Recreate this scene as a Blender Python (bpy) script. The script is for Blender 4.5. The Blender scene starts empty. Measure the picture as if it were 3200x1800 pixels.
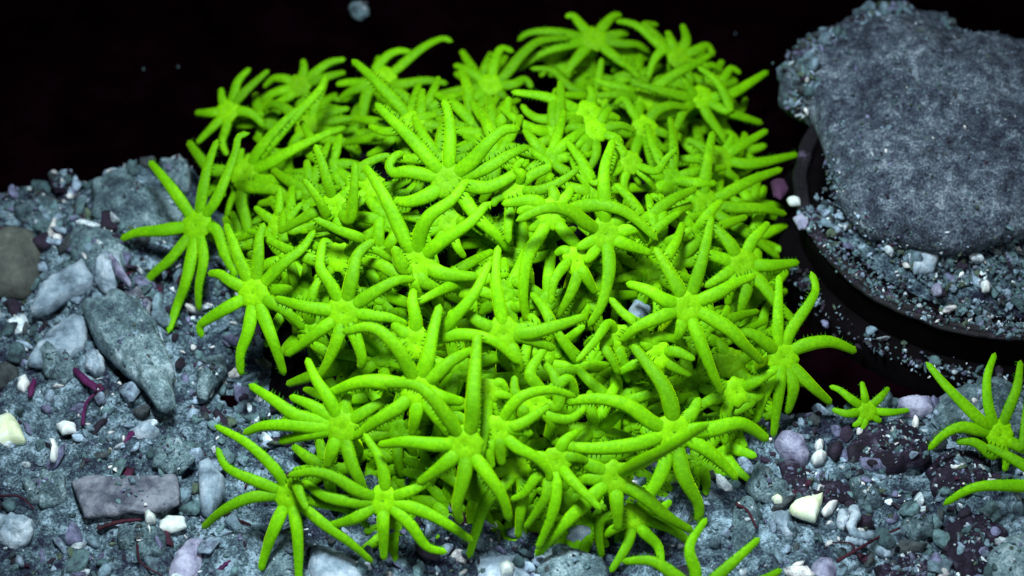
import bpy, math, random
import numpy as np
from mathutils import Vector, noise

sc = bpy.context.scene
random.seed(7)
rng = np.random.default_rng(11)

# ------------------------------------------------------------------ camera, world, lamps, exposure
AIM = Vector((0.0, 0.0, 0.22))
PITCH = math.radians(45)
DIST = 8.0
CDIR = Vector((0, math.cos(PITCH), -math.sin(PITCH)))
CUP = Vector((0, math.sin(PITCH), math.cos(PITCH)))
CRIGHT = Vector((1, 0, 0))
CPOS = AIM - CDIR * DIST
cam_data = bpy.data.cameras.new('camera')
cam = bpy.data.objects.new('camera', cam_data)
sc.collection.objects.link(cam)
cam.location = CPOS
cam.rotation_euler = (math.pi / 2 - PITCH, 0, 0)
cam_data.sensor_width = 36
cam_data.lens = 36 * DIST / 3.2
cam_data.clip_start = 0.1
cam_data.clip_end = 200
cam_data.dof.use_dof = True
cam_data.dof.focus_distance = 7.7
cam_data.dof.aperture_fstop = 1.05
sc.camera = cam

w = bpy.data.worlds.new('World')
sc.world = w
w.use_nodes = True
bg = w.node_tree.nodes['Background']
bg.inputs[0].default_value = (0.62, 0.75, 0.95, 1)
bg.inputs[1].default_value = 0.05

def area(name, loc, target, size, power, col):
    l = bpy.data.lights.new(name, 'AREA')
    l.shape = 'DISK'; l.spread = math.radians(66); l.size = size; l.energy = power; l.color = col
    o = bpy.data.objects.new(name, l)
    sc.collection.objects.link(o)
    o.location = loc
    o.rotation_euler = (Vector(target) - Vector(loc)).to_track_quat('-Z', 'Y').to_euler()
    return o
area('aquarium_lamp', (-0.6, -1.0, 5.2), (-0.05, -0.25, 0.1), 1.1, 66, (0.86, 0.97, 1.0))
area('side_lamp', (3.0, -4.0, 4.5), (0.2, -0.2, 0.2), 2.6, 12, (0.95, 0.98, 1.0))
sc.view_settings.view_transform = 'Standard'
sc.view_settings.look = 'None'
sc.view_settings.exposure = 0.0
sc.view_settings.gamma = 1.0
sc.cycles.max_bounces = 5
sc.cycles.diffuse_bounces = 1
sc.cycles.use_denoising = True

# ------------------------------------------------------------------ helpers
def ray(dx, dy):
    """direction through a point given in units of a 2576 x 1449 sheet"""
    u = dx * 1.24224 / 1000 - 1.6
    v = 0.9 - dy * 1.24224 / 1000
    return (CDIR * DIST + CRIGHT * u + CUP * v).normalized()

def on_z(dx, dy, z=0.0):
    d = ray(dx, dy)
    return CPOS + d * ((z - CPOS.z) / d.z)

def tag(o, label=None, cat=None, group=None, kind=None):
    if label: o['label'] = label
    if cat: o['category'] = cat
    if group: o['group'] = group
    if kind: o['kind'] = kind
    return o

def link(o):
    sc.collection.objects.link(o)
    return o

def empty(name, loc):
    o = bpy.data.objects.new(name, None)
    o.location = loc
    o.empty_display_size = 0.05
    return link(o)

def mesh_obj(name, V, F, mats, parent=None, loc=None, smooth=True, fmat=None, colors=None):
    """V (n,3) array, F list/array of tris or quads (-1 pads a tri); one mesh object"""
    me = bpy.data.meshes.new(name)
    V = np.asarray(V, dtype=np.float32)
    F = np.asarray(F)
    if F.shape[1] == 4 and (F[:, 3] < 0).any():
        ln = np.where(F[:, 3] < 0, 3, 4)
        flat = F.reshape(-1)
        flat = flat[flat >= 0]
    else:
        ln = np.full(len(F), F.shape[1])
        flat = F.reshape(-1)
    me.vertices.add(len(V)); me.vertices.foreach_set('co', V.reshape(-1))
    me.loops.add(len(flat)); me.loops.foreach_set('vertex_index', flat.astype(np.int32))
    me.polygons.add(len(F))
    st = np.concatenate([[0], np.cumsum(ln)[:-1]]).astype(np.int32)
    me.polygons.foreach_set('loop_start', st)
    me.polygons.foreach_set('loop_total', ln.astype(np.int32))
    me.polygons.foreach_set('use_smooth', np.full(len(F), smooth))
    if not isinstance(mats, (list, tuple)): mats = [mats]
    for m in mats: me.materials.append(m)
    if fmat is not None: me.polygons.foreach_set('material_index', np.asarray(fmat, dtype=np.int32))
    me.update(calc_edges=True)
    if colors is not None:
        a = me.color_attributes.new('tone', 'FLOAT_COLOR', 'POINT')
        a.data.foreach_set('color', np.asarray(colors, dtype=np.float32).reshape(-1))
    o = bpy.data.objects.new(name, me)
    link(o)
    if parent is not None: o.parent = parent
    if loc is not None: o.location = loc
    return o

def catmull(P, n):
    P = [Vector(p) for p in P]
    P = [P[0] * 2 - P[1]] + P + [P[-1] * 2 - P[-2]]
    segs = len(P) - 3
    dense = []
    for s in range(segs):
        a, b, c, d = P[s:s + 4]
        for k in range(12):
            t = k / 12
            dense.append(0.5 * ((2 * b) + (c - a) * t + (2 * a - 5 * b + 4 * c - d) * t * t + (3 * b - a - 3 * c + d) * t ** 3))
    dense.append(P[-2].copy())
    L = [0.0]
    for i in range(1, len(dense)): L.append(L[-1] + (dense[i] - dense[i - 1]).length)
    out = []; j = 0
    for k in range(n):
        s = L[-1] * k / (n - 1)
        while j < len(L) - 2 and L[j + 1] < s: j += 1
        f = (s - L[j]) / max(1e-9, L[j + 1] - L[j])
        out.append(dense[j].lerp(dense[j + 1], min(1, max(0, f))))
    return out, L[-1]

def tube(pts, rads, m=12):
    V = []; F = []
    for i, p in enumerate(pts):
        tan = (pts[min(len(pts) - 1, i + 1)] - pts[max(0, i - 1)]).normalized()
        s = tan.cross(Vector((0.3, 0.1, 1))); s = s.normalized() if s.length > 1e-4 else CRIGHT.copy()
        u = s.cross(tan)
        for k in range(m):
            a = 2 * math.pi * k / m
            V.append(p + (s * math.cos(a) + u * math.sin(a)) * rads[i])
    for i in range(len(pts) - 1):
        for k in range(m):
            k2 = (k + 1) % m
            F.append((i * m + k, i * m + k2, (i + 1) * m + k2, (i + 1) * m + k))
    for i, fl in ((0, 1), (len(pts) - 1, 0)):
        V.append(pts[i]); e = len(V) - 1
        for k in range(m):
            k2 = (k + 1) % m
            F.append((i * m + (k2 if fl else k), i * m + (k if fl else k2), e, -1))
    return V, F

# ------------------------------------------------------------------ materials
def new_mat(name):
    m = bpy.data.materials.new(name)
    m.use_nodes = True
    nt = m.node_tree
    return m, nt, nt.nodes['Principled BSDF']

def add(nt, t, **kw):
    n = nt.nodes.new(t)
    for k, v in kw.items(): setattr(n, k, v)
    return n

def ramp(nt, fac, stops):
    r = add(nt, 'ShaderNodeValToRGB')
    el = r.color_ramp.elements
    while len(el) < len(stops): el.new(0.5)
    for e, (p, c) in zip(el, stops):
        e.position = p; e.color = (*c, 1)
    nt.links.new(fac, r.inputs[0])
    return r.outputs[0]

def noise_tex(nt, scale, detail=4, rough=0.6, vec=None):
    n = add(nt, 'ShaderNodeTexNoise')
    n.inputs['Scale'].default_value = scale
    n.inputs['Detail'].default_value = detail
    n.inputs['Roughness'].default_value = rough
    if vec is not None: nt.links.new(vec, n.inputs['Vector'])
    return n.outputs['Fac']

def world_vec(nt):
    return add(nt, 'ShaderNodeNewGeometry').outputs['Position']

def bump(nt, bs, h, strength, dist):
    b = add(nt, 'ShaderNodeBump')
    b.inputs['Strength'].default_value = strength
    b.inputs['Distance'].default_value = dist
    nt.links.new(h, b.inputs['Height'])
    nt.links.new(b.outputs[0], bs.inputs['Normal'])

def green_mat(name, stops, sss=0.15, rough=0.62, gloss=0.15, sheen=0.65):
    m, nt, bs = new_mat(name)
    pos = world_vec(nt)
    fine = noise_tex(nt, 85, 5, 0.75, pos)
    broad = noise_tex(nt, 9, 2, 0.5, pos)
    mx = add(nt, 'ShaderNodeMath', operation='MULTIPLY_ADD')
    nt.links.new(broad, mx.inputs[0]); mx.inputs[1].default_value = 0.45
    nt.links.new(fine, mx.inputs[2])
    sb = add(nt, 'ShaderNodeMath', operation='SUBTRACT')
    nt.links.new(mx.outputs[0], sb.inputs[0]); sb.inputs[1].default_value = 0.225
    c = ramp(nt, sb.outputs[0], stops)
    oi = add(nt, 'ShaderNodeObjectInfo')
    mr = add(nt, 'ShaderNodeMapRange'); mr.inputs['To Min'].default_value = 0.80; mr.inputs['To Max'].default_value = 1.16
    nt.links.new(oi.outputs['Random'], mr.inputs['Value'])
    hs = add(nt, 'ShaderNodeHueSaturation')
    nt.links.new(mr.outputs[0], hs.inputs['Value']); nt.links.new(c, hs.inputs['Color'])
    nt.links.new(hs.outputs[0], bs.inputs['Base Color'])
    bs.inputs['Roughness'].default_value = rough
    bs.inputs['Specular IOR Level'].default_value = gloss
    bs.inputs['Subsurface Weight'].default_value = sss
    bs.inputs['Subsurface Radius'].default_value = (0.9, 1.0, 0.02)
    bs.inputs['Subsurface Scale'].default_value = 0.02
    bs.inputs['Sheen Weight'].default_value = sheen
    bs.inputs['Sheen Roughness'].default_value = 0.4
    bs.inputs['Sheen Tint'].default_value = (0.55, 1.0, 0.0, 1)
    bump(nt, bs, noise_tex(nt, 150, 3, 0.6, pos), 0.06, 0.002)
    return m

M_TENT = green_mat('tentacle_skin', [(0.25, (0.095, 0.34, 0.0)), (0.5, (0.145, 0.47, 0.0)), (0.75, (0.24, 0.66, 0.001))])
M_DISC = green_mat('disc_skin', [(0.25, (0.14, 0.42, 0.0)), (0.5, (0.20, 0.57, 0.0)), (0.75, (0.31, 0.78, 0.001))])
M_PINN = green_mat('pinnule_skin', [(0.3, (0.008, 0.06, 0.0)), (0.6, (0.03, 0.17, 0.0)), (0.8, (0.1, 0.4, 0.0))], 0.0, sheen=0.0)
M_MOUTH = green_mat('mouth_skin', [(0.3, (0.08, 0.30, 0.0)), (0.7, (0.16, 0.5, 0.0))], 0.1)

def mineral(name, stops, scale=14, bscale=60, bstr=0.5, rough=0.8, spec=0.3, attr=False, broad=0.0, speck=0.0):
    m, nt, bs = new_mat(name)
    pos = world_vec(nt)
    f = noise_tex(nt, scale, 8, 0.68, pos)
    if broad:
        f2 = noise_tex(nt, scale * 0.2, 4, 0.6, pos)
        mf = add(nt, 'ShaderNodeMix', data_type='FLOAT'); mf.inputs['Factor'].default_value = broad
        nt.links.new(f, mf.inputs['A']); nt.links.new(f2, mf.inputs['B'])
        f = mf.outputs['Result']
    if speck:
        f3 = noise_tex(nt, 120, 3, 0.8, pos)
        ms = add(nt, 'ShaderNodeMix', data_type='FLOAT'); ms.inputs['Factor'].default_value = speck
        nt.links.new(f, ms.inputs['A']); nt.links.new(f3, ms.inputs['B'])
        f = ms.outputs['Result']
    c = ramp(nt, f, stops)
    if attr:
        a = add(nt, 'ShaderNodeVertexColor', layer_name='tone')
        mm = add(nt, 'ShaderNodeMix', data_type='RGBA', blend_type='MULTIPLY')
        mm.inputs['Factor'].default_value = 1.0
        nt.links.new(a.outputs['Color'], mm.inputs['A'])
        nt.links.new(c, mm.inputs['B'])
        c = mm.outputs['Result']
    nt.links.new(c, bs.inputs['Base Color'])
    bs.inputs['Roughness'].default_value = rough
    bs.inputs['Specular IOR Level'].default_value = spec
    bump(nt, bs, noise_tex(nt, bscale, 6, 0.7, pos), bstr, 0.012)
    return m

M_GRAIN = mineral('gravel_grain', [(0.36, (0.3, 0.28, 0.34)), (0.5, (0.85, 0.9, 0.9)), (0.66, (1.5, 1.5, 1.5))], 34, 90, 0.9, 0.6, 0.5, attr=True)
M_BED = mineral('sediment', [(0.41, (0.010, 0.007, 0.025)), (0.47, (0.03, 0.045, 0.075)), (0.52, (0.10, 0.17, 0.21)), (0.59, (0.42, 0.60, 0.74))], 16, 60, 1.0, 0.9, 0.2, broad=0.4, speck=0.3)  # blue tint of the tank light is put into these bed colours
M_FLOOR = mineral('black_floor', [(0.38, (0.0010, 0.0003, 0.0006)), (0.66, (0.0042, 0.0008, 0.0022))], 5, 30, 0.2, 0.95, 0.0)
M_MAT = mineral('mat_skin', [(0.35, (0.001, 0.001, 0.002)), (0.55, (0.004, 0.0025, 0.005)), (0.78, (0.014, 0.012, 0.018))], 10, 50, 0.7, 0.8, 0.05)
M_ROCK = mineral('grey_rock', [(0.40, (0.012, 0.015, 0.028)), (0.47, (0.05, 0.065, 0.10)), (0.53, (0.13, 0.175, 0.23)), (0.60, (0.42, 0.52, 0.62))], 24, 90, 1.0, 0.85, 0.3, broad=0.4, speck=0.4)
M_PLUG = mineral('plug_plastic', [(0.35, (0.001, 0.0006, 0.001)), (0.7, (0.004, 0.0025, 0.004))], 12, 40, 0.2, 0.8, 0.05)
M_RIM = mineral('plug_rim', [(0.44, (0.0015, 0.001, 0.003)), (0.57, (0.007, 0.005, 0.012)), (0.66, (0.11, 0.085, 0.15))], 12, 60, 0.6, 0.6, 0.4)
M_TEAL = mineral('teal_stone', [(0.40, (0.025, 0.04, 0.06)), (0.47, (0.09, 0.155, 0.185)), (0.53, (0.2, 0.32, 0.36)), (0.60, (0.5, 0.66, 0.74))], 20, 80, 1.0, broad=0.4, speck=0.3)
M_LAV = mineral('lavender_stone', [(0.38, (0.14, 0.14, 0.24)), (0.5, (0.34, 0.35, 0.52)), (0.65, (0.62, 0.64, 0.85))], 14, 70, 0.8, 0.6)
M_PALE = mineral('pale_shell', [(0.38, (0.10, 0.15, 0.20)), (0.48, (0.30, 0.42, 0.53)), (0.62, (0.72, 0.85, 0.97))], 14, 70, 0.9, 0.55, broad=0.35)
M_WHITE = mineral('white_shell', [(0.35, (0.5, 0.6, 0.55)), (0.5, (0.85, 0.95, 0.95)), (0.7, (0.95, 0.95, 0.98))], 6, 60, 0.3, 0.45, 0.5)
M_LEMON = mineral('lemon_shell', [(0.38, (0.75, 0.9, 0.8)), (0.52, (0.88, 1.0, 0.62)), (0.66, (0.9, 1.0, 0.98))], 5, 60, 0.3, 0.45, 0.5)
M_GREY = mineral('grey_slab', [(0.36, (0.06, 0.07, 0.10)), (0.48, (0.15, 0.17, 0.22)), (0.62, (0.3, 0.33, 0.4))], 16, 60, 0.9)
M_BEIGE = mineral('beige_stone', [(0.35, (0.06, 0.07, 0.065)), (0.55, (0.15, 0.17, 0.15)), (0.72, (0.4, 0.5, 0.5))], 6, 50, 0.5)
M_MAG = mineral('magenta_algae', [(0.35, (0.03, 0.003, 0.035)), (0.6, (0.10, 0.008, 0.075)), (0.75, (0.14, 0.03, 0.12))], 12, 60, 0.4, 0.6)
M_RED = mineral('dark_red_twig', [(0.35, (0.02, 0.002, 0.006)), (0.6, (0.06, 0.006, 0.022)), (0.75, (0.12, 0.02, 0.05))], 12, 60, 0.4, 0.6)
M_PURP = mineral('purple_crust', [(0.38, (0.004, 0.002, 0.008)), (0.54, (0.018, 0.010, 0.03)), (0.64, (0.10, 0.10, 0.15))], 22, 60, 0.8, 0.6)
M_PINK = mineral('mauve_chip', [(0.35, (0.05, 0.02, 0.05)), (0.6, (0.12, 0.045, 0.11)), (0.75, (0.2, 0.1, 0.2))], 10, 50, 0.5)

# ------------------------------------------------------------------ the setting
MC = on_z(1250, 735, 0)                       # middle of the coral mound on the bed
MRX, MRY, MRZ = 0.80, 0.84, 0.36

def inside_poly(px, py, poly):
    n = len(poly); inside = np.zeros(px.shape, bool)
    for i in range(n):
        x0, y0 = poly[i]; x1, y1 = poly[(i + 1) % n]
        c = ((y0 > py) != (y1 > py)) & (px < (x1 - x0) * (py - y0) / (y1 - y0 + 1e-12) + x0)
        inside ^= c
    return inside

def poly_dist(px, py, poly):
    best = np.full(px.shape, 1e9)
    n = len(poly)
    for i in range(n):
        x0, y0 = poly[i]; x1, y1 = poly[(i + 1) % n]
        dx, dy = x1 - x0, y1 - y0
        t = np.clip(((px - x0) * dx + (py - y0) * dy) / (dx * dx + dy * dy + 1e-12), 0, 1)
        best = np.minimum(best, np.hypot(px - x0 - t * dx, py - y0 - t * dy))
    return np.where(inside_poly(px, py, poly), best, -best)

edge_px = [(-900, 560), (-300, 500), (20, 470), (140, 432), (270, 432), (350, 400), (470, 388), (560, 520), (640, 800), (900, 1130),
           (1500, 1100), (1850, 1040), (1960, 1035), (2130, 1020), (2220, 1000), (2340, 985), (2600, 965), (3200, 940), (3600, 2200), (-900, 2200)]
BEDPOLY = [tuple(on_z(x, y, 0)[:2]) for x, y in edge_px]

def fbm(x, y, s, z=0.0, oct=4):
    return noise.fractal(Vector((x * s, y * s, z)), 1.0, 2.0, oct)

HUMP = on_z(290, 640, 0); DIP = on_z(600, 985, 0)
def bed_height(x, y, d):
    h = 0.060 * fbm(x, y, 2.6, 0, 3) + 0.028 * fbm(x, y, 12, 3, 5)
    h += 0.085 * math.exp(-((x - HUMP.x) ** 2 + (y - HUMP.y) ** 2) / 0.075) - 0.055 * math.exp(-((x - DIP.x) ** 2 + ((y - DIP.y) * 0.8) ** 2) / 0.014)
    e = max(0.0, min(1.0, (d + 0.07) / 0.14))
    e = e * e * (3 - 2 * e)
    return -0.12 + 0.12 * e + h * e

def floor_and_bed():
    S = 40.0
    V = [(-S, -S, -0.07), (S, -S, -0.07), (S, S, -0.07), (-S, S, -0.07)]
    f = mesh_obj('tank_floor', V, [(0, 1, 2, 3)], M_FLOOR, smooth=False)
    tag(f, kind='structure')
    x0, x1, y0, y1 = -2.6, 2.7, -2.1, 1.2
    nx, ny = 760, 470
    X, Y = np.meshgrid(np.linspace(x0, x1, nx), np.linspace(y0, y1, ny))
    D = poly_dist(X, Y, BEDPOLY)
    Z = np.empty_like(X)
    for j in range(ny):
        for i in range(nx):
            Z[j, i] = bed_height(X[j, i], Y[j, i], D[j, i]) if D[j, i] > -0.1 else -0.12
    V = np.stack([X, Y, Z], -1).reshape(-1, 3)
    idx = np.arange(nx * ny).reshape(ny, nx)
    F = np.stack([idx[:-1, :-1], idx[:-1, 1:], idx[1:, 1:], idx[1:, :-1]], -1).reshape(-1, 4)
    keep = (D[:-1, :-1] > -0.12).reshape(-1)
    o = mesh_obj('seabed_ground', V, F[keep], M_BED)
    tag(o, kind='structure')
floor_and_bed()

def mound_h(x, y):
    q = ((x - MC.x) / MRX) ** 2 + ((y - MC.y) / MRY) ** 2
    q *= 1 + 0.25 * fbm(x, y, 2.0, 9, 2)
    if q >= 1: return -1
    return MRZ * math.sqrt(1 - q) ** 0.9

def surf(dx, dy):
    """first hit of the sight line with the mound or the bed"""
    d = ray(dx, dy)
    t = DIST - 1.6
    for _ in range(400):
        p = CPOS + d * t
        if p.z <= max(0.0, mound_h(p.x, p.y)): return p
        t += 0.01
    return on_z(dx, dy, 0)

def build_mound():
    V = []; F = []
    nr, na = 60, 160
    for r in range(nr + 1):
        for a in range(na):
            f = r / nr * 1.04; th = 2 * math.pi * a / na
            x = MC.x + MRX * 1.06 * f * math.cos(th); y = MC.y + MRY * 1.06 * f * math.sin(th)
            h = mound_h(x, y)
            z = max(h * 0.82, -0.1) - 0.08 + 0.03 * fbm(x, y, 9, 5, 4)
            V.append((x, y, z))
    for r in range(nr):
        for a in range(na):
            b = (a + 1) % na
            F.append((r * na + a, (r + 1) * na + a, (r + 1) * na + b, r * na + b))
    o = mesh_obj('coral_mat', np.array(V) - np.array((MC.x, MC.y, 0)), F, M_MAT, loc=(MC.x, MC.y, 0))
    tag(o, 'dark brown rubbery mound that the green star polyps grow from', 'coral mat')
build_mound()
# ------------------------------------------------------------------ stones, shells, the plug and its rock
def radial_outline(pts, n, wob=0.0, seed=0):
    """world xy outline around its middle, sampled at n directions"""
    c = np.mean(np.array(pts), axis=0)
    out = []
    for k in range(n):
        a = 2 * math.pi * k / n
        d = (math.cos(a), math.sin(a)); best = 0.0
        for i in range(len(pts)):
            x0, y0 = pts[i][0] - c[0], pts[i][1] - c[1]
            x1, y1 = pts[(i + 1) % len(pts)][0] - c[0], pts[(i + 1) % len(pts)][1] - c[1]
            ex, ey = x1 - x0, y1 - y0
            den = d[0] * ey - d[1] * ex
            if abs(den) < 1e-9: continue
            t = (x0 * ey - y0 * ex) / den
            s = (x0 * d[1] - y0 * d[0]) / den
            if t > 0 and -1e-6 <= s <= 1 + 1e-6: best = max(best, t)
        if wob: best *= 1 + wob * noise.noise(Vector((math.cos(a) * 2, math.sin(a) * 2, seed)))
        out.append(best)
    return c, out

DUST = []
def slab(name, label, cat, px, mat, H=0.06, z=0.0, power=2.0, amp=0.012, freq=9, group=None, seed=0, nr=14, na=48, wob=0.06, tilt=(0, 0), kind=None, ridge=None):
    """a stone or shell whose plan follows px, domed to height H, with a flat underside"""
    z += 0.07 * max(0.0, 1 - (((px[0][0] - 290) / 260) ** 2 + ((px[0][1] - 660) / 330) ** 2)) if z < 0.15 else 0.0
    if mat is M_MAG: H *= 0.5; amp = 0.006; wob = 0.2
    if mat is M_PURP: H *= 0.6; amp *= 1.4; z -= 0.004; wob = 0.14
    pts = [tuple(on_z(x, y, z + H * 0.3)[:2]) for x, y in px]
    c, rad = radial_outline(pts, na, wob, seed)
    V = []; F = []
    rings = [(i / nr, H * (1 - (i / nr) ** power) ** (0.55 if power < 5 else 0.38)) for i in range(nr)] + [(1.0, 0.0), (0.93, -0.3 * H), (0.5, -0.35 * H), (0.0, -0.35 * H)]
    for f, h in rings:
        for k in range(na):
            a = 2 * math.pi * k / na
            x = rad[k] * f * math.cos(a); y = rad[k] * f * math.sin(a)
            nz = fbm(c[0] + x, c[1] + y, freq, seed + h * 4, 4)
            nf = fbm(c[0] + x, c[1] + y, 34, seed + h * 9, 3) * min(0.006, H * 0.16)
            if ridge:
                u = x * math.cos(ridge[0]) + y * math.sin(ridge[0]); v = -x * math.sin(ridge[0]) + y * math.cos(ridge[0])
                nf += ridge[2] * noise.noise(Vector((u * ridge[1] * 0.12, v * ridge[1], seed))) + 0.5 * ridge[2] * noise.noise(Vector((u * ridge[1] * 0.3, v * ridge[1] * 2.5, seed)))
            V.append((x * (1 + nz * amp * 2 + nf * 3), y * (1 + nz * amp * 2 + nf * 3), h + nz * amp + nf + tilt[0] * x + tilt[1] * y))
    if mat in (M_PURP, M_TEAL, M_GREY) and na > 20:
        top = V[:(nr - 1) * na]
        for _ in range(int(len(px) * (22 if mat is M_PURP else 5))):
            q = top[int(rng.integers(len(top)))]
            DUST.append((c[0] + q[0], c[1] + q[1], z + q[2] + 0.002))
    for i in range(len(rings) - 1):
        for k in range(na):
            k2 = (k + 1) % na
            F.append((i * na + k, (i + 1) * na + k, (i + 1) * na + k2, i * na + k2))
    o = mesh_obj(name, V, F, mat, loc=(c[0], c[1], z))
    if kind: tag(o, kind=kind)
    elif label: tag(o, label, cat, group)
    return o

# one batch of crumbs as one mesh
def ico():
    import bmesh
    bm = bmesh.new(); bmesh.ops.create_icosphere(bm, subdivisions=2, radius=1)
    V = np.array([v.co[:] for v in bm.verts]); F = np.array([[v.index for v in f.verts] for f in bm.faces]); bm.free()
    return V, F
IV, IF = ico()
def lump_variants(n):
    out = []
    for s in range(n):
        st = np.array([1, rng.uniform(0.35, 1), rng.uniform(0.2, 0.8)])
        V = []
        for v in IV:
            q = Vector(v)
            d = 1 + 0.45 * noise.noise(q * 1.1 + Vector((s * 7.1, 0, 0))) + 0.34 * noise.noise(q * 2.6 + Vector((0, s * 3.3, 0)))
            # flattened facets make the crumbs look broken
            V.append(np.array(v) * d)
        V = np.array(V)
        for _ in range(4):
            nrm = rng.normal(size=3); nrm /= np.linalg.norm(nrm)
            dd = V @ nrm; lim = rng.uniform(0.5, 0.85)
            ex = np.maximum(0, dd - lim)
            V = V - ex[:, None] * nrm
        out.append(V * st)
    return out
LUMPS = lump_variants(26)

def rotm(n):
    q = rng.normal(size=(n, 4)); q /= np.linalg.norm(q, axis=1)[:, None]
    a, b, c, d = q.T
    return np.stack([np.stack([a*a+b*b-c*c-d*d, 2*(b*c-a*d), 2*(b*d+a*c)], -1),
                     np.stack([2*(b*c+a*d), a*a-b*b+c*c-d*d, 2*(c*d-a*b)], -1),
                     np.stack([2*(b*d-a*c), 2*(c*d+a*b), a*a-b*b-c*c+d*d], -1)], 1)

def crumbs(name, P, S, C, mat, kind='stuff'):
    n = len(P)
    R = rotm(n); nv = len(IV)
    V = np.empty((n, nv, 3)); which = rng.integers(0, len(LUMPS), n)
    for i in range(n):
        V[i] = LUMPS[which[i]] @ R[i].T * S[i] + P[i]
    F = (IF[None] + (np.arange(n) * nv)[:, None, None]).reshape(-1, 3)
    col = np.repeat(np.concatenate([C, np.ones((n, 1))], 1), nv, 0)
    o = mesh_obj(name, V.reshape(-1, 3), F, mat, colors=col)
    return tag(o, kind=kind)

PAL = np.array([(0.07, 0.135, 0.155), (0.14, 0.25, 0.275), (0.21, 0.32, 0.40), (0.22, 0.23, 0.39), (0.40, 0.54, 0.70), (0.02, 0.012, 0.03),
                (0.035, 0.02, 0.05), (0.07, 0.006, 0.035), (0.10, 0.15, 0.10), (0.8, 0.92, 1.0), (0.07, 0.09, 0.10), (1.0, 1.0, 1.0)])  # crumb tones carry the bluish cast of the tank light in their colour
def palette(n, wts):
    wts = np.array(wts, float); wts /= wts.sum()
    return PAL[rng.choice(len(PAL), n, p=wts)] * rng.uniform(0.75, 1.25, (n, 1))

def scatter_bed():
    P = []; S = []
    n = 40000
    X = rng.uniform(-2.2, 2.4, n); Y = rng.uniform(-1.75, 1.0, n)
    D = poly_dist(X, Y, BEDPOLY)
    ok = (D > -0.02) & (((X - MC.x) / MRX) ** 2 + ((Y - MC.y) / MRY) ** 2 > 0.9)
    # crumbs gather in drifts and leave bare hollows
    sizes = np.clip(0.0078 * np.exp(rng.normal(0, 0.8, n)), 0.003, 0.05)
    keepP = []
    for i in np.nonzero(ok)[0]:
        dr = fbm(X[i], Y[i], 2.3, 31, 3)
        if dr < -0.12 and sizes[i] > 0.006 and rng.random() < 0.85: continue
        if rng.random() < 0.25: continue
        z = bed_height(X[i], Y[i], D[i]) + sizes[i] * 0.25
        keepP.append((X[i], Y[i], z)); S.append(sizes[i])
    P = np.array(keepP); S = np.array(S)
    C = palette(len(P), [6, 8, 7, 4, 4.5, 2.6, 2.4, 0.7, 1.4, 2.8, 4, 2.2])
    crumbs('gravel', P, S, C, M_GRAIN)
    return
scatter_bed()

# ---- black round plug with its rim
PZ = 0.20
PC = on_z(2512, 476, PZ)
PR = 0.672
def ring_mesh(profile, na=160, jit=0.0):
    V = []; F = []
    for (r, z) in profile:
        for k in range(na):
            a = 2 * math.pi * k / na
            j = 1 + jit * noise.noise(Vector((math.cos(a) * 6, math.sin(a) * 6, z * 9 + r * 5)))
            V.append((r * j * math.cos(a), r * j * math.sin(a), z + jit * 0.5 * noise.noise(Vector((math.cos(a) * 9, math.sin(a) * 9, r * 20)))))
    for i in range(len(profile) - 1):
        for k in range(na):
            k2 = (k + 1) % na
            F.append((i * na + k, (i + 1) * na + k, (i + 1) * na + k2, i * na + k2))
    return V, F
plug = empty('frag_plug', (PC.x, PC.y, -0.05))
tag(plug, 'round black plastic plug with an encrusted rim at the right', 'coral plug')
b = 0.05
V, F = ring_mesh([(0.0, PZ - 0.045 + b), (PR - 0.11, PZ - 0.045 + b), (PR - 0.105, PZ - 0.02 + b), (PR - 0.062, PZ - 0.012 + b), (PR - 0.06, PZ - 0.022 + b),
                  (PR - 0.012, PZ - 0.022 + b), (PR - 0.012, PZ - 0.06 + b), (PR - 0.035, 0.05), (PR - 0.04, 0.0), (0.0, 0.0)], jit=0.004)
mesh_obj('body', V, F, M_PLUG, plug)
V, F = ring_mesh([(PR - 0.05, PZ - 0.04 + b), (PR - 0.048, PZ - 0.006 + b), (PR - 0.034, PZ + 0.004 + b), (PR - 0.026, PZ - 0.008 + b), (PR - 0.018, PZ + 0.002 + b),
                  (PR - 0.002, PZ - 0.004 + b), (PR + 0.002, PZ - 0.012 + b), (PR - 0.008, PZ - 0.02 + b)], jit=0.022)
mesh_obj('rim', V, F, M_RIM, plug)
# foot ring of the plug, standing a little wider, dusted with grit
V, F = ring_mesh([(PR - 0.06, 0.10), (PR + 0.03, 0.085), (PR + 0.045, 0.06), (PR + 0.045, -0.02)], jit=0.01)
mesh_obj('foot_flange', V, F, M_PLUG, plug)

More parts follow.
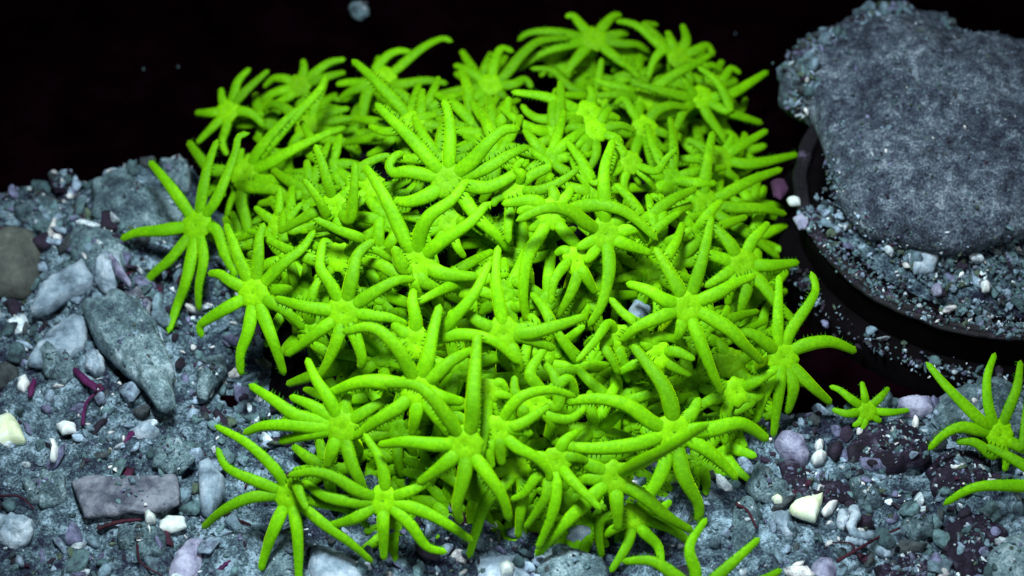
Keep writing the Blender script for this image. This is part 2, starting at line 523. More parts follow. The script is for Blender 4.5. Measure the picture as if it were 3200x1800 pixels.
def sand_on_plug():
    n = 9000
    r = np.sqrt(rng.uniform(0.0, 1, n)) * (PR - 0.07); a = rng.uniform(0, 2 * math.pi, n)
    X = r * np.cos(a); Y = r * np.sin(a)
    P = []; S = []; 
    for x, y, rr in zip(X, Y, r):
        wx, wy = PC.x + x, PC.y + y
        h = fbm(wx, wy, 4.0, 50, 3)
        near_edge = rr > PR - 0.16
        if near_edge and h < 0.1 and rng.random() < 0.75: continue
        if x < -0.22 and y > -0.06 and rng.random() < 0.93: continue
        s = min(0.032, 0.008 * math.exp(rng.normal(0, 0.5)))
        P.append((wx, wy, PZ - 0.03 + max(0, 0.035 + 0.10 * h) * (0.3 if near_edge else 1) + s * 0.2)); S.append(s)
    C = palette(len(P), [3, 9, 7, 2, 3.5, 1.2, 1.2, 0.5, 3, 1.8, 3, 0.9])
    crumbs('sand', np.array(P), np.array(S), C, M_GRAIN)
    # loose sediment under the grains
    V = []; F = []
    nr, na = 40, 110
    for i in range(nr + 1):
        for k in range(na):
            rr = (PR - 0.075) * i / nr; aa = 2 * math.pi * k / na
            x, y = rr * math.cos(aa), rr * math.sin(aa)
            h = fbm(PC.x + x, PC.y + y, 4.0, 50, 3)
            V.append((PC.x + x, PC.y + y, PZ - 0.04 + max(0, 0.035 + 0.10 * h) * (0.3 if rr > PR - 0.16 else 1) - 0.004 - (0.03 if x < -0.2 and y > -0.06 else 0)))
    for i in range(nr):
        for k in range(na):
            k2 = (k + 1) % na
            F.append((i * na + k, (i + 1) * na + k, (i + 1) * na + k2, i * na + k2))
    tag(mesh_obj('sediment', V, F, M_BED), kind='stuff')
sand_on_plug()

def arc_grit():
    P = []; S = []
    for _ in range(420):
        a = rng.uniform(math.radians(196), math.radians(300)) ; rr = PR + rng.normal(0.035, 0.022)
        if rng.random() < 0.45 and math.sin(a * 7) > 0: continue
        P.append((PC.x + rr * math.cos(a), PC.y + rr * math.sin(a), 0.045 + rng.normal(0, 0.008))); S.append(min(0.022, 0.0065 * math.exp(rng.normal(0, 0.55))))
    for _ in range(2600):
        a = rng.uniform(math.radians(188), math.radians(330)); rr = PR + rng.normal(-0.03, 0.022)
        if fbm(rr * 3, a * 2.4, 3.0, 12, 3) < -0.02 and rng.random() < 0.85: continue
        if rr > PR - 0.002: continue
        P.append((PC.x + rr * math.cos(a), PC.y + rr * math.sin(a), PZ + rng.normal(-0.002, 0.004))); S.append(min(0.02, 0.0055 * math.exp(rng.normal(0, 0.55))))
    crumbs('grit', np.array(P), np.array(S), palette(len(P), [5, 6, 4, 2, 3, 3, 3, 0.3, 1, 1.6, 4, 0.6]), M_GRAIN)
arc_grit()

def rock():
    out = [(1945, 262), (2040, 325), (2072, 420), (2098, 535), (2170, 615), (2260, 655), (2350, 670), (2430, 668), (2520, 640), (2620, 600), (2760, 500), (2800, 300),
           (2700, 180), (2500, 140), (2400, 112), (2375, 82), (2230, 84), (2090, 125), (1985, 180)]
    z = PZ - 0.01
    pts = [tuple(on_z(x, y, z)[:2]) for x, y in out]
    na, nr = 240, 110
    c, rad = radial_outline(pts, na, 0.05, 4)
    V = []; F = []; Ptop = []
    for i in range(nr + 4):
        f = min(1.0, i / nr)
        for k in range(na):
            a = 2 * math.pi * k / na
            if i <= nr:
                # an overhanging boulder: steep flank then a broad rough top
                g = f ** 0.8
                ang = g * math.pi * 0.60
                rr = rad[k] * math.sin(ang) / 1.0
                h = 0.19 * math.cos(ang) + 0.06
            else:
                rr = rad[k] * (0.95 - 0.3 * (i - nr)); h = -0.01 if i < nr + 4 else 0
                h = 0.0 - 0.005 * (i - nr)
            x, y = rr * math.cos(a), rr * math.sin(a)
            nz = fbm(x, y, 3.0, 70, 2) * 0.055 + fbm(x, y, 10.0, 71 + h, 5) * 0.018 + fbm(x, y, 34.0, 75 + h, 3) * 0.010 - 0.016 * max(0.0, fbm(x, y, 15.0, 95 + h, 3) - 0.25)
            V.append((x * (1 + nz * 0.7), y * (1 + nz * 0.7), h + nz))
            if i < nr * 0.9: Ptop.append((c[0] + x, c[1] + y, z + h + nz, f, a))
    for i in range(nr + 3):
        for k in range(na):
            k2 = (k + 1) % na
            F.append((i * na + k, (i + 1) * na + k, (i + 1) * na + k2, i * na + k2))
    r = mesh_obj('rock', V, F, M_ROCK, loc=(c[0], c[1], z))
    tag(r, 'big rough grey rock resting on the black plug', 'rock')
    # crust of crumbs along its upper left shoulder
    P = []; S = []
    for (x, y, zz, f, a) in Ptop:
        deg = math.degrees(a) % 360
        edge = f > 0.38 and 75 < deg < 190
        pr = 0.5 * (fbm(x, y, 6, 90, 3) > -0.05) if edge else 0.035
        if not edge and 185 < deg < 350 and f > 0.62: pr = 0.34 * (fbm(x, y, 7, 95, 3) > -0.1)
        if rng.random() < pr:
            s = min(0.036, 0.0115 * math.exp(rng.normal(0, 0.5))) if edge else 0.0058 * math.exp(rng.normal(0, 0.3))
            P.append((x + rng.normal(0, 0.008) - c[0], y + rng.normal(0, 0.008) - c[1], zz + s * 0.3 - z)); S.append(s)
    o = crumbs('crust', np.array(P), np.array(S), palette(len(P), [3, 9, 7, 5, 3, 1, 1.5, 0.3, 2, 1.3, 4, 0.5]), M_GRAIN)
    o.parent = r
    return r
rock()

# ---- stones and shells one can point at
S_ = slab
S_('stone', 'rounded beige grey stone at the left border, level with the leftmost polyp', 'stone', [(-60, 590), (20, 565), (85, 580), (108, 630), (100, 700), (60, 735), (-60, 725)], M_BEIGE, 0.10, seed=1)
S_('shell_fragment', 'large bluish white broken shell slab left of the leftmost polyp', 'shell', [(75, 790), (95, 735), (125, 705), (190, 668), (212, 655), (238, 700), (228, 722), (170, 745), (120, 780)], M_PALE, 0.045, z=0.04, power=7, amp=0.008, seed=2, wob=0.05, na=80, nr=20)
S_('shell_fragment', 'narrow glossy lavender white sliver below the leftmost polyp', 'shell', [(270, 632), (285, 640), (332, 712), (325, 716), (290, 690)], M_LAV, 0.025, z=0.06, amp=0.002, seed=3)
S_('stone', 'long pale grey slab pointing up right at the left border', 'stone', [(58, 915), (118, 838), (196, 790), (232, 808), (214, 872), (160, 908), (110, 920)], M_PALE, 0.035, z=0.02, power=6, amp=0.01, seed=4, wob=0.08, na=80, nr=20, ridge=(math.radians(30), 12, 0.012))
S_('stone', 'knobbly teal grey stone behind the leftmost polyp', 'stone', [(270, 560), (215, 520), (230, 455), (300, 435), (375, 455), (430, 470), (470, 520), (455, 560), (390, 600), (300, 590)], M_TEAL, 0.075, amp=0.035, freq=8, seed=5, na=72, nr=20)
S_('stone', 'small bluish stone above the leftmost polyp, at the edge of the black', 'stone', [(395, 400), (440, 392), (472, 392), (480, 450), (470, 480), (430, 450)], M_TEAL, 0.05, amp=0.02, seed=6)
S_('stone', 'teal grey lump left of the arms of the leftmost polyp', 'stone', [(165, 600), (200, 560), (300, 590), (345, 640), (300, 690), (230, 680), (180, 650)], M_TEAL, 0.06, amp=0.03, freq=8, seed=7, na=72, nr=20)
S_('coral_skeleton', 'large fibrous grey slab of old coral below the leftmost polyp', 'coral rubble', [(205, 765), (290, 730), (345, 745), (395, 820), (440, 910), (438, 1020), (405, 1030), (350, 960), (280, 900), (240, 860)], M_TEAL, 0.06, z=0.02, power=4, amp=0.02, freq=10, seed=8, na=110, nr=34, ridge=(math.radians(-55), 26, 0.020))
S_('stone', 'smooth grey stone leaning in the hollow between the two lower left polyps', 'stone', [(495, 930), (520, 895), (565, 890), (570, 930), (530, 970), (520, 1000), (492, 990)], M_TEAL, 0.05, seed=9)
S_('stone', 'rectangular flat grey slab on the lower left gravel', 'stone', [(182, 1215), (215, 1195), (330, 1200), (450, 1195), (455, 1270), (400, 1285), (300, 1295), (205, 1305)], M_GREY, 0.022, z=0.02, power=5, amp=0.009, seed=10, wob=0.14, na=90, nr=24, ridge=(math.radians(4), 22, 0.006))
S_('stone', 'upright lavender grey slab left of the bottom left polyp', 'stone', [(495, 1160), (530, 1150), (565, 1200), (568, 1240), (545, 1270), (530, 1300), (505, 1290), (500, 1230)], M_PALE, 0.035, z=0.02, power=4, amp=0.005, seed=11)
S_('shell_fragment', 'white yellowish shell piece cut off by the left border', 'shell', [(-20, 1045), (25, 1035), (50, 1065), (65, 1105), (20, 1110), (-20, 1125)], M_LEMON, 0.05, z=0.01, amp=0.003, seed=12)
S_('pebble', 'smooth oval white pebble on the left gravel', 'pebble', [(330, 1085), (350, 1062), (385, 1062), (403, 1080), (385, 1100), (345, 1104)], M_PALE, 0.04, z=0.01, amp=0.002, seed=13)
S_('shell_fragment', 'crescent white shell standing on the left gravel', 'shell', [(118, 1100), (140, 1105), (148, 1130), (140, 1155), (124, 1158), (132, 1130)], M_WHITE, 0.03, z=0.02, amp=0.002, seed=14)
S_('pebble', 'small white pebble above the crescent shell', 'pebble', [(140, 1068), (160, 1058), (190, 1066), (192, 1085), (155, 1090)], M_WHITE, 0.025, z=0.01, amp=0.002, seed=15)
S_('shell_fragment', 'bright white chip on the left gravel beside a magenta flake', 'shell', [(45, 950), (65, 940), (75, 960), (60, 985), (42, 975)], M_WHITE, 0.025, z=0.02, amp=0.002, seed=16)
S_('algae_flake', 'magenta flake beside the bright white chip', 'algae flake', [(70, 975), (85, 950), (92, 960), (82, 995), (70, 1000)], M_MAG, 0.02, z=0.02, seed=17)
S_('algae_strip', 'magenta algae strip on the left gravel', 'algae strip', [(172, 920), (190, 922), (245, 968), (240, 985), (205, 960)], M_MAG, 0.02, z=0.03, amp=0.003, seed=18)
S_('algae_strip', 'purple algae strip beside the smooth oval pebble', 'algae strip', [(305, 1120), (320, 1090), (375, 1060), (380, 1072), (330, 1100)], M_MAG, 0.02, z=0.02, amp=0.003, seed=19)
S_('pebble', 'glinting white pebble in front of the rectangular slab', 'pebble', [(362, 1292), (372, 1284), (392, 1296), (390, 1310), (366, 1312)], M_WHITE, 0.03, z=0.01, amp=0.002, seed=20)
S_('shell_fragment', 'pale crumpled shell in front of the rectangular slab', 'shell', [(400, 1310), (420, 1295), (465, 1300), (470, 1325), (430, 1338), (400, 1330)], M_WHITE, 0.02, z=0.005, amp=0.006, seed=21)
S_('stone', 'rounded lavender white stone at the bottom border left of the polyps', 'stone', [(420, 1440), (440, 1390), (475, 1355), (515, 1352), (525, 1400), (505, 1445), (480, 1480), (430, 1480)], M_LAV, 0.06, amp=0.005, seed=22)
S_('stone', 'mauve stone behind the rounded lavender one at the bottom left', 'stone', [(560, 1345), (590, 1335), (625, 1345), (640, 1400), (610, 1440), (580, 1400)], M_LAV, 0.04, amp=0.006, seed=23)
S_('stone', 'pale wedge of stone under the bottom left polyp arms', 'stone', [(780, 1370), (820, 1372), (900, 1410), (920, 1460), (900, 1500), (800, 1500), (770, 1430)], M_PALE, 0.05, power=3, amp=0.008, seed=24)
S_('stone', 'grey green stone at the bottom border beneath the bottom left polyp', 'stone', [(660, 1440), (700, 1330), (735, 1320), (760, 1400), (750, 1480), (670, 1490)], M_TEAL, 0.05, amp=0.01, seed=25)
S_('stone', 'large grey teal stone at the bottom border below the colony', 'stone', [(1340, 1390), (1400, 1360), (1470, 1385), (1520, 1400), (1540, 1470), (1500, 1520), (1360, 1510)], M_TEAL, 0.06, amp=0.012, seed=26)
S_('stone', 'ridged grey stone left of the large grey teal one at the bottom border', 'stone', [(1190, 1410), (1240, 1385), (1300, 1392), (1335, 1430), (1350, 1500), (1200, 1520)], M_PALE, 0.04, amp=0.01, seed=27)
S_('pebble', 'round pale pebble on top of the ridged grey stone', 'pebble', [(1255, 1420), (1275, 1408), (1295, 1420), (1290, 1440), (1262, 1445)], M_WHITE, 0.03, z=0.045, amp=0.002, seed=28)
S_('stone', 'pale blue grey stone under the arms of the lowest polyp', 'stone', [(1415, 1340), (1450, 1300), (1500, 1320), (1495, 1360), (1450, 1385), (1420, 1365)], M_PALE, 0.04, amp=0.012, seed=29)
S_('stone', 'lavender white rounded stone right of the colony', 'stone', [(1946, 1110), (1960, 1085), (1985, 1082), (2025, 1105), (2040, 1140), (2018, 1162), (1985, 1155), (1960, 1130)], M_LAV, 0.06, z=0.0, amp=0.004, seed=30)
S_('shell_fragment', 'brightest shell on the right gravel, yellowish white with one pointed horn', 'shell', [(1983, 1278), (2000, 1262), (2035, 1252), (2058, 1248), (2072, 1240), (2068, 1262), (2060, 1285), (2052, 1310), (2020, 1302), (1995, 1292)], M_LEMON, 0.03, z=0.03, power=5, amp=0.002, seed=31, wob=0.01, na=72)
S_('shell_fragment', 'small white shell chip just right of the brightest shell', 'shell', [(2065, 1285), (2085, 1262), (2110, 1255), (2095, 1285), (2075, 1296)], M_WHITE, 0.025, z=0.02, amp=0.002, seed=32)
S_('shell_fragment', 'white leaf shaped shell left of the brightest shell', 'shell', [(1938, 1290), (1965, 1278), (1985, 1290), (1990, 1320), (2000, 1340), (1985, 1352), (1958, 1330)], M_PALE, 0.03, z=0.02, amp=0.004, seed=33)
S_('pebble', 'small yellowish white pebble above the leaf shaped shell', 'pebble', [(1940, 1250), (1955, 1243), (1972, 1256), (1968, 1266), (1950, 1264)], M_LEMON, 0.025, z=0.01, amp=0.001, seed=34)
S_('pebble', 'white bent pebble right of the rounded lavender stone', 'pebble', [(2040, 1150), (2052, 1138), (2068, 1130), (2082, 1140), (2070, 1158), (2048, 1164)], M_WHITE, 0.03, z=0.01, amp=0.002, seed=35)
S_('pebble', 'white pebble above the bent one', 'pebble', [(2048, 1118), (2060, 1105), (2074, 1110), (2070, 1128), (2055, 1132)], M_WHITE, 0.03, z=0.01, amp=0.002, seed=36)
S_('stone', 'purple black crust hump right of the colony', 'stone', [(1960, 1165), (2000, 1160), (2080, 1200), (2150, 1230), (2150, 1260), (2060, 1275), (1980, 1240)], M_PURP, 0.05, amp=0.014, seed=37)
S_('stone', 'dark purple crusted stone in front of the smallest polyp', 'stone', [(2120, 1100), (2200, 1060), (2310, 1065), (2370, 1110), (2330, 1160), (2230, 1190), (2150, 1160)], M_PURP, 0.08, amp=0.02, seed=38, na=72)
S_('stone', 'dark speckled stone under the polyp at the right edge', 'stone', [(2330, 1170), (2400, 1130), (2480, 1150), (2500, 1200), (2440, 1240), (2350, 1240)], M_PURP, 0.09, amp=0.016, seed=39, na=72)
S_('stone', 'dark purple stone near the lower right corner', 'stone', [(2380, 1310), (2480, 1290), (2540, 1340), (2520, 1430), (2430, 1460), (2370, 1400)], M_PURP, 0.08, amp=0.016, seed=40, na=72)
S_('stone', 'purple crust at the bottom border near the lower right corner', 'stone', [(2200, 1420), (2280, 1385), (2360, 1400), (2380, 1450), (2330, 1490), (2210, 1500)], M_PURP, 0.06, amp=0.02, seed=41, na=72)
S_('stone', 'blurred lavender slab behind the smallest polyp', 'stone', [(2255, 1012), (2290, 1000), (2345, 1005), (2350, 1035), (2320, 1045), (2270, 1035)], M_LAV, 0.045, z=0.01, power=4, amp=0.003, seed=42)
S_('stone', 'teal grey stone beside the lavender slab, right edge', 'stone', [(2330, 1040), (2370, 990), (2440, 960), (2530, 950), (2600, 980), (2600, 1080), (2450, 1090), (2380, 1080)], M_TEAL, 0.07, amp=0.02, seed=43)
S_('stone', 'green grey flat stone on the right gravel', 'stone', [(2130, 1205), (2180, 1190), (2215, 1230), (2225, 1270), (2190, 1280), (2150, 1250)], M_TEAL, 0.04, z=0.01, power=4, amp=0.006, seed=44)
S_('stone', 'rounded grey white stone at the bottom border right of the cut off polyp', 'stone', [(2040, 1420), (2060, 1402), (2095, 1405), (2110, 1435), (2090, 1470), (2050, 1465)], M_LAV, 0.05, amp=0.004, seed=45)
S_('stone', 'teal rounded stone in the lower right corner', 'stone', [(2480, 1400), (2520, 1350), (2600, 1330), (2660, 1400), (2600, 1500), (2500, 1480)], M_TEAL, 0.07, amp=0.01, seed=46)
S_('stone', 'crumbly pale teal stone right of the lower right polyp', 'stone', [(1870, 1215), (1900, 1175), (1945, 1190), (2000, 1225), (2010, 1262), (1960, 1250), (1900, 1250)], M_TEAL, 0.05, amp=0.03, freq=14, seed=47)
S_('stone', 'long teal grey stone lying beside the cut off bottom polyp', 'stone', [(1830, 1360), (1850, 1260), (1890, 1240), (1920, 1290), (1900, 1350), (1860, 1400)], M_TEAL, 0.05, amp=0.02, seed=48)
S_('debris', 'bit of pale grey debris caught between the polyps', 'debris', [(1580, 775), (1598, 752), (1612, 758), (1640, 770), (1632, 800), (1605, 812), (1588, 800)], M_PALE, 0.03, z=0.42, amp=0.012, freq=18, seed=49)
S_('debris', 'pale crumb floating alone at the top against the black', 'debris', [(876, 12), (900, 2), (926, 8), (930, 35), (905, 46), (885, 38)], M_TEAL, 0.03, z=-0.03, amp=0.012, freq=18, seed=50)
S_('mauve_chip', 'mauve chip between the colony and the grey rock', 'chip', [(1938, 455), (1955, 445), (1975, 450), (1985, 475), (1965, 500), (1945, 490)], M_PINK, 0.02, z=0.16, amp=0.003, seed=51)
S_('pebble', 'white glinting pebble beside the mauve chip', 'pebble', [(1978, 500), (1995, 494), (2015, 500), (2014, 514), (1988, 514)], M_WHITE, 0.02, z=0.2, amp=0.001, seed=52)
S_('shell_fragment', 'pale folded shell chip on the rim of the black plug', 'shell', [(1995, 545), (2015, 535), (2035, 555), (2030, 570), (2010, 575)], M_LAV, 0.02, z=0.2, amp=0.004, seed=53)
S_('pebble', 'round white pebble on the plug below the rock', 'pebble', [(2342, 722), (2355, 712), (2372, 720), (2370, 736), (2350, 740)], M_LAV, 0.025, z=0.235, amp=0.001, seed=54)
S_('pebble', 'bright white pebble right of the round one on the plug', 'pebble', [(2466, 712), (2480, 704), (2494, 714), (2490, 728), (2472, 730)], M_WHITE, 0.025, z=0.235, amp=0.001, seed=55)
S_('pebble', 'white pebble on the plug close to the left foot of the rock', 'pebble', [(2140, 518), (2155, 508), (2172, 512), (2170, 530), (2148, 532)], M_WHITE, 0.025, z=0.235, amp=0.001, seed=56)
S_('shell_fragment', 'translucent grey shell standing in the dark nook under the rock', 'shell', [(2278, 640), (2300, 625), (2350, 622), (2362, 645), (2350, 680), (2300, 685)], M_PALE, 0.03, z=0.21, amp=0.003, seed=57)
for q, (x, y, lab) in enumerate([(448, 168, 'glinting speck in the black at the upper left, nearest the isolated polyp'), (361, 173, 'glinting speck in the black, left of the other one there'),
                              (1850, 84, 'glinting speck in the black above the upper right corner of the colony'), (1944, 158, 'bright blue white speck at the tip of the rock crust')]):
    S_('speck', lab, 'speck', [(x - 3, y), (x, y - 3), (x + 3, y), (x, y + 3)], M_TEAL, 0.008, z=-0.06 if q < 3 else 0.25, amp=0.001, seed=60 + q, nr=5, na=10)

def twig(label, px, r, mat, z=0.03, name='twig', cat='twig', taper=0.4):
    pts = [on_z(x, y, z) + Vector((0, 0, 0.01 * math.sin(i * 2.1))) for i, (x, y) in enumerate(px)]
    c = pts[0].copy()
    pp, L = catmull([p - c for p in pts], 22)
    if mat in (M_RED, M_MAG): r *= 0.75
    V, F = tube(pp, [r * (1 - taper * i / 21) * (1 + 0.15 * math.sin(i * 1.7)) for i in range(22)], 10)
    tag(mesh_obj(name, V, F, mat, loc=c), label, cat)
twig('long dark red twig lying on the lower right gravel', [(2105, 1412), (2160, 1385), (2215, 1345), (2265, 1328)], 0.008, M_RED, 0.05)
twig('short dark red twig branching from the long one', [(2152, 1392), (2140, 1372), (2095, 1360)], 0.005, M_RED, 0.05)
twig('thin dark red twig left of the leaf shaped shell', [(1852, 1268), (1880, 1290), (1905, 1325)], 0.007, M_RED, 0.05)
twig('white worm tube bent like a letter S on the right gravel', [(2146, 1280), (2153, 1300), (2142, 1320), (2155, 1345), (2180, 1352), (2190, 1342)], 0.016, M_PALE, 0.035, 'worm_tube', 'worm tube', 0.2)
twig('straight white worm tube below the S shaped one', [(2130, 1360), (2155, 1368), (2190, 1368)], 0.013, M_PALE, 0.03, 'worm_tube', 'worm tube', 0.2)
twig('dark red strand under the rectangular slab', [(245, 1330), (300, 1318), (355, 1302)], 0.011, M_RED, 0.015)
twig('wavy dark red thread in front of the rectangular slab', [(345, 1370), (355, 1420), (400, 1440), (410, 1455)], 0.005, M_RED, 0.035)
twig('dark red thread left of the rectangular slab', [(0, 1248), (50, 1254), (85, 1275)], 0.005, M_RED, 0.035)
twig('curved dark red strand beside the upright lavender slab', [(570, 1285), (590, 1310), (630, 1318)], 0.012, M_RED, 0.015)
twig('purple algae stem left of the smooth oval pebble', [(208, 1070), (212, 1040), (222, 1000), (262, 975)], 0.008, M_MAG, 0.03)
twig('thin pale rod leaning against the fibrous slab', [(318, 735), (355, 800), (405, 885)], 0.010, M_GREY, 0.08, 'rod', 'coral rod')
twig('dark violet stick between the two mauve stones at the bottom left', [(545, 1440), (580, 1415), (600, 1400)], 0.011, M_MAG, 0.03)

for q, (lab, px, mt, H) in enumerate([
 ('crumbly pale lump between the leftmost polyp and the white broken slab', [(235, 640), (262, 612), (300, 640), (312, 690), (280, 730), (245, 715), (228, 680)], M_PALE, 0.05),
 ('knobbly teal lump at the left, above the beige grey stone', [(30, 520), (80, 500), (140, 505), (150, 545), (110, 570), (50, 562)], M_TEAL, 0.05),
 ('small dark purple lump at the dark upper edge of the left gravel', [(120, 452), (150, 440), (185, 448), (180, 480), (140, 486)], M_PURP, 0.045),
 ('grey flake lying over the top end of the fibrous slab', [(300, 735), (350, 722), (385, 760), (372, 800), (330, 790)], M_GREY, 0.03),
 ('teal crumbly lump left of the fibrous slab', [(120, 850), (170, 880), (200, 930), (160, 960), (110, 940), (95, 890)], M_TEAL, 0.045),
 ('pale broken rod end beside the dark hollow, under the leftmost polyp', [(385, 850), (405, 840), (425, 900), (420, 960), (400, 950)], M_PALE, 0.03),
 ('light blue grey lump above the magenta algae strip', [(215, 880), (250, 875), (265, 915), (240, 940), (212, 920)], M_PALE, 0.04),
 ('flat teal stone above the rectangular slab', [(380, 1130), (450, 1105), (490, 1125), (485, 1175), (430, 1185), (385, 1170)], M_TEAL, 0.04),
 ('teal lump left of the rectangular slab', [(60, 1200), (110, 1180), (165, 1200), (160, 1250), (100, 1270), (60, 1245)], M_TEAL, 0.05),
 ('crumbly pale lump at the left border near the bottom', [(-10, 1300), (40, 1285), (85, 1310), (80, 1360), (20, 1375), (-10, 1350)], M_PALE, 0.05),
 ('crumbly teal lump between the rectangular slab and the bottom border', [(300, 1330), (370, 1322), (420, 1345), (410, 1385), (340, 1400), (295, 1370)], M_TEAL, 0.05),
 ('pale wedge between the brightest shell and the worm tube', [(2110, 1290), (2135, 1275), (2140, 1310), (2120, 1335), (2100, 1320)], M_PALE, 0.035),
 ('grey teal flake right of the long dark red twig', [(2270, 1300), (2310, 1280), (2350, 1300), (2345, 1345), (2300, 1360), (2270, 1335)], M_TEAL, 0.04),
 ('pale flake near the bottom border, just right of the long twig', [(2200, 1365), (2240, 1350), (2265, 1375), (2240, 1400), (2205, 1395)], M_PALE, 0.03)]):
    slab('stone', lab, 'stone', px, mt, H, z=0.01, amp=0.035, freq=15, seed=80 + q, na=72, nr=20, wob=0.18)

D_ = np.array(DUST)
crumbs('grit', D_, np.clip(0.0055 * np.exp(rng.normal(0, 0.6, len(D_))), 0.002, 0.02), palette(len(D_), [4, 7, 6, 3, 4, 1, 1, 0.6, 1, 3, 3, 1.5]), M_GRAIN)
# ------------------------------------------------------------------ the star polyps
REG = {'R1': (350, 150, 3.22), 'R2': (1050, 0, 3.22), 'R3': (1750, 0, 3.22), 'R4': (350, 550, 3.22), 'R5': (1000, 350, 3.22),
       'R6': (1700, 400, 3.22), 'R7': (1000, 750, 3.22), 'R8': (1700, 800, 3.22), 'R9': (500, 900, 3.22), 'R10': (600, 1300, 2.898),
       'R20': (1250, 937, 1.82), 'R11': (1300, 1200, 3.22), 'R12': (1600, 1300, 2.898), 'R15': (2200, 850, 2.576), 'R16': (2200, 1250, 2.634)}

def conv(pt, reg):
    if reg is None: return pt
    ox, oy, s = REG[reg]
    return ((ox + pt[0] / s) / 1.24224, (oy + pt[1] / s) / 1.24224)

def parse(txt, dreg=None):
    out = []
    for part in txt.split(';'):
        part = part.strip()
        if not part: continue
        reg = dreg; up = 0.0; wd = 1.0
        if ':' in part:
            reg, part = part.split(':'); reg = reg.strip()
        toks = part.split()
        pts = []
        for t in toks:
            if t[0] == '^': up = float(t[1:])
            elif t[0] == 'w': wd = float(t[1:])
            else: pts.append(conv(tuple(float(q) for q in t.split(',')), reg))
        out.append((pts, up, wd))
    return out

def width_at(t):
    if t < 0.28: return 0.84 + 0.20 * math.sin(t / 0.28 * math.pi / 2)
    return 1.04 - 0.50 * ((t - 0.28) / 0.72) ** 1.15

def tentacle_mesh(path, R, face, pinn, seed):
    """tapered fleshy finger with a rounded tip and two rows of little pinnules"""
    n, m = 22, 12
    pts, L = catmull(path, n)
    V = []; F = []; FM = []
    rr = random.Random(seed)
    ph = rr.uniform(0, 99)
    for i, p in enumerate(pts):
        t = i / (n - 1)
        tan = (pts[min(n - 1, i + 1)] - pts[max(0, i - 1)]).normalized()
        side = tan.cross(face)
        side = side.normalized() if side.length > 1e-4 else CRIGHT.copy()
        up = side.cross(tan).normalized()
        cap = 1.0
        ds = (1 - t) * L
        tip = R * 0.62
        if ds < tip: cap = math.sqrt(max(0.03, 1 - ((tip - ds) / tip) ** 2))
        rad = R * width_at(t) * cap
        rad *= 1 + 0.035 * noise.noise(Vector((t * 7 + ph, seed * 0.37, 0)))
        for k in range(m):
            a = 2 * math.pi * k / m
            q = side * math.cos(a) * rad + up * math.sin(a) * rad * 0.56
            b = 1 + 0.015 * noise.noise((p + q) * 55)
            V.append(p + q * b)
    for i in range(n - 1):
        for k in range(m):
            k2 = (k + 1) % m
            F.append((i * m + k, i * m + k2, (i + 1) * m + k2, (i + 1) * m + k)); FM.append(0)
    V.append(pts[-1] + (pts[-1] - pts[-2]).normalized() * R * 0.06)
    e = len(V) - 1
    for k in range(m): F.append(((n - 1) * m + k, (n - 1) * m + (k + 1) % m, e, -1)); FM.append(0)
    V.append(pts[0]); e = len(V) - 1
    for k in range(m): F.append(((k + 1) % m, k, e, -1)); FM.append(0)
    if pinn > 0:
        cnt = int(L / 0.0125)
        for sgn in (-1, 1):
            if pinn < 0.6 and sgn == (1 if seed % 2 else -1): continue
            for q in range(2, cnt):
                t = (q + rr.uniform(-0.25, 0.25)) / cnt
                if t > 0.97 or rr.random() > 0.8: continue
                fi = t * (n - 1); i = int(fi); p = pts[i].lerp(pts[min(n - 1, i + 1)], fi - i)
                tan = (pts[min(n - 1, i + 1)] - pts[max(0, i - 1)]).normalized()
                side = tan.cross(face)
                if side.length < 1e-4: continue
                side.normalize(); up = side.cross(tan).normalized()
                rad = R * width_at(t)
                d = (side * sgn * 0.95 + up * rr.uniform(-0.5, 0.25) + tan * rr.uniform(-0.1, 0.45)).normalized()
                ln = rr.uniform(0.008, 0.016) * (R / 0.018)
                b0 = p + side * sgn * rad * 0.86 + up * rad * rr.uniform(-0.2, 0.15)
                wv = tan * 0.0030; hv = up * 0.0024
                s = len(V)
                V += [b0 + wv, b0 + hv, b0 - wv, b0 - hv, b0 + d * ln]
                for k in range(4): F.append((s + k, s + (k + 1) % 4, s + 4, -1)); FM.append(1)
    return V, F, FM

TOCAM = -CDIR
GROUP = 'green star polyps of the colony'
polyp_count = 0

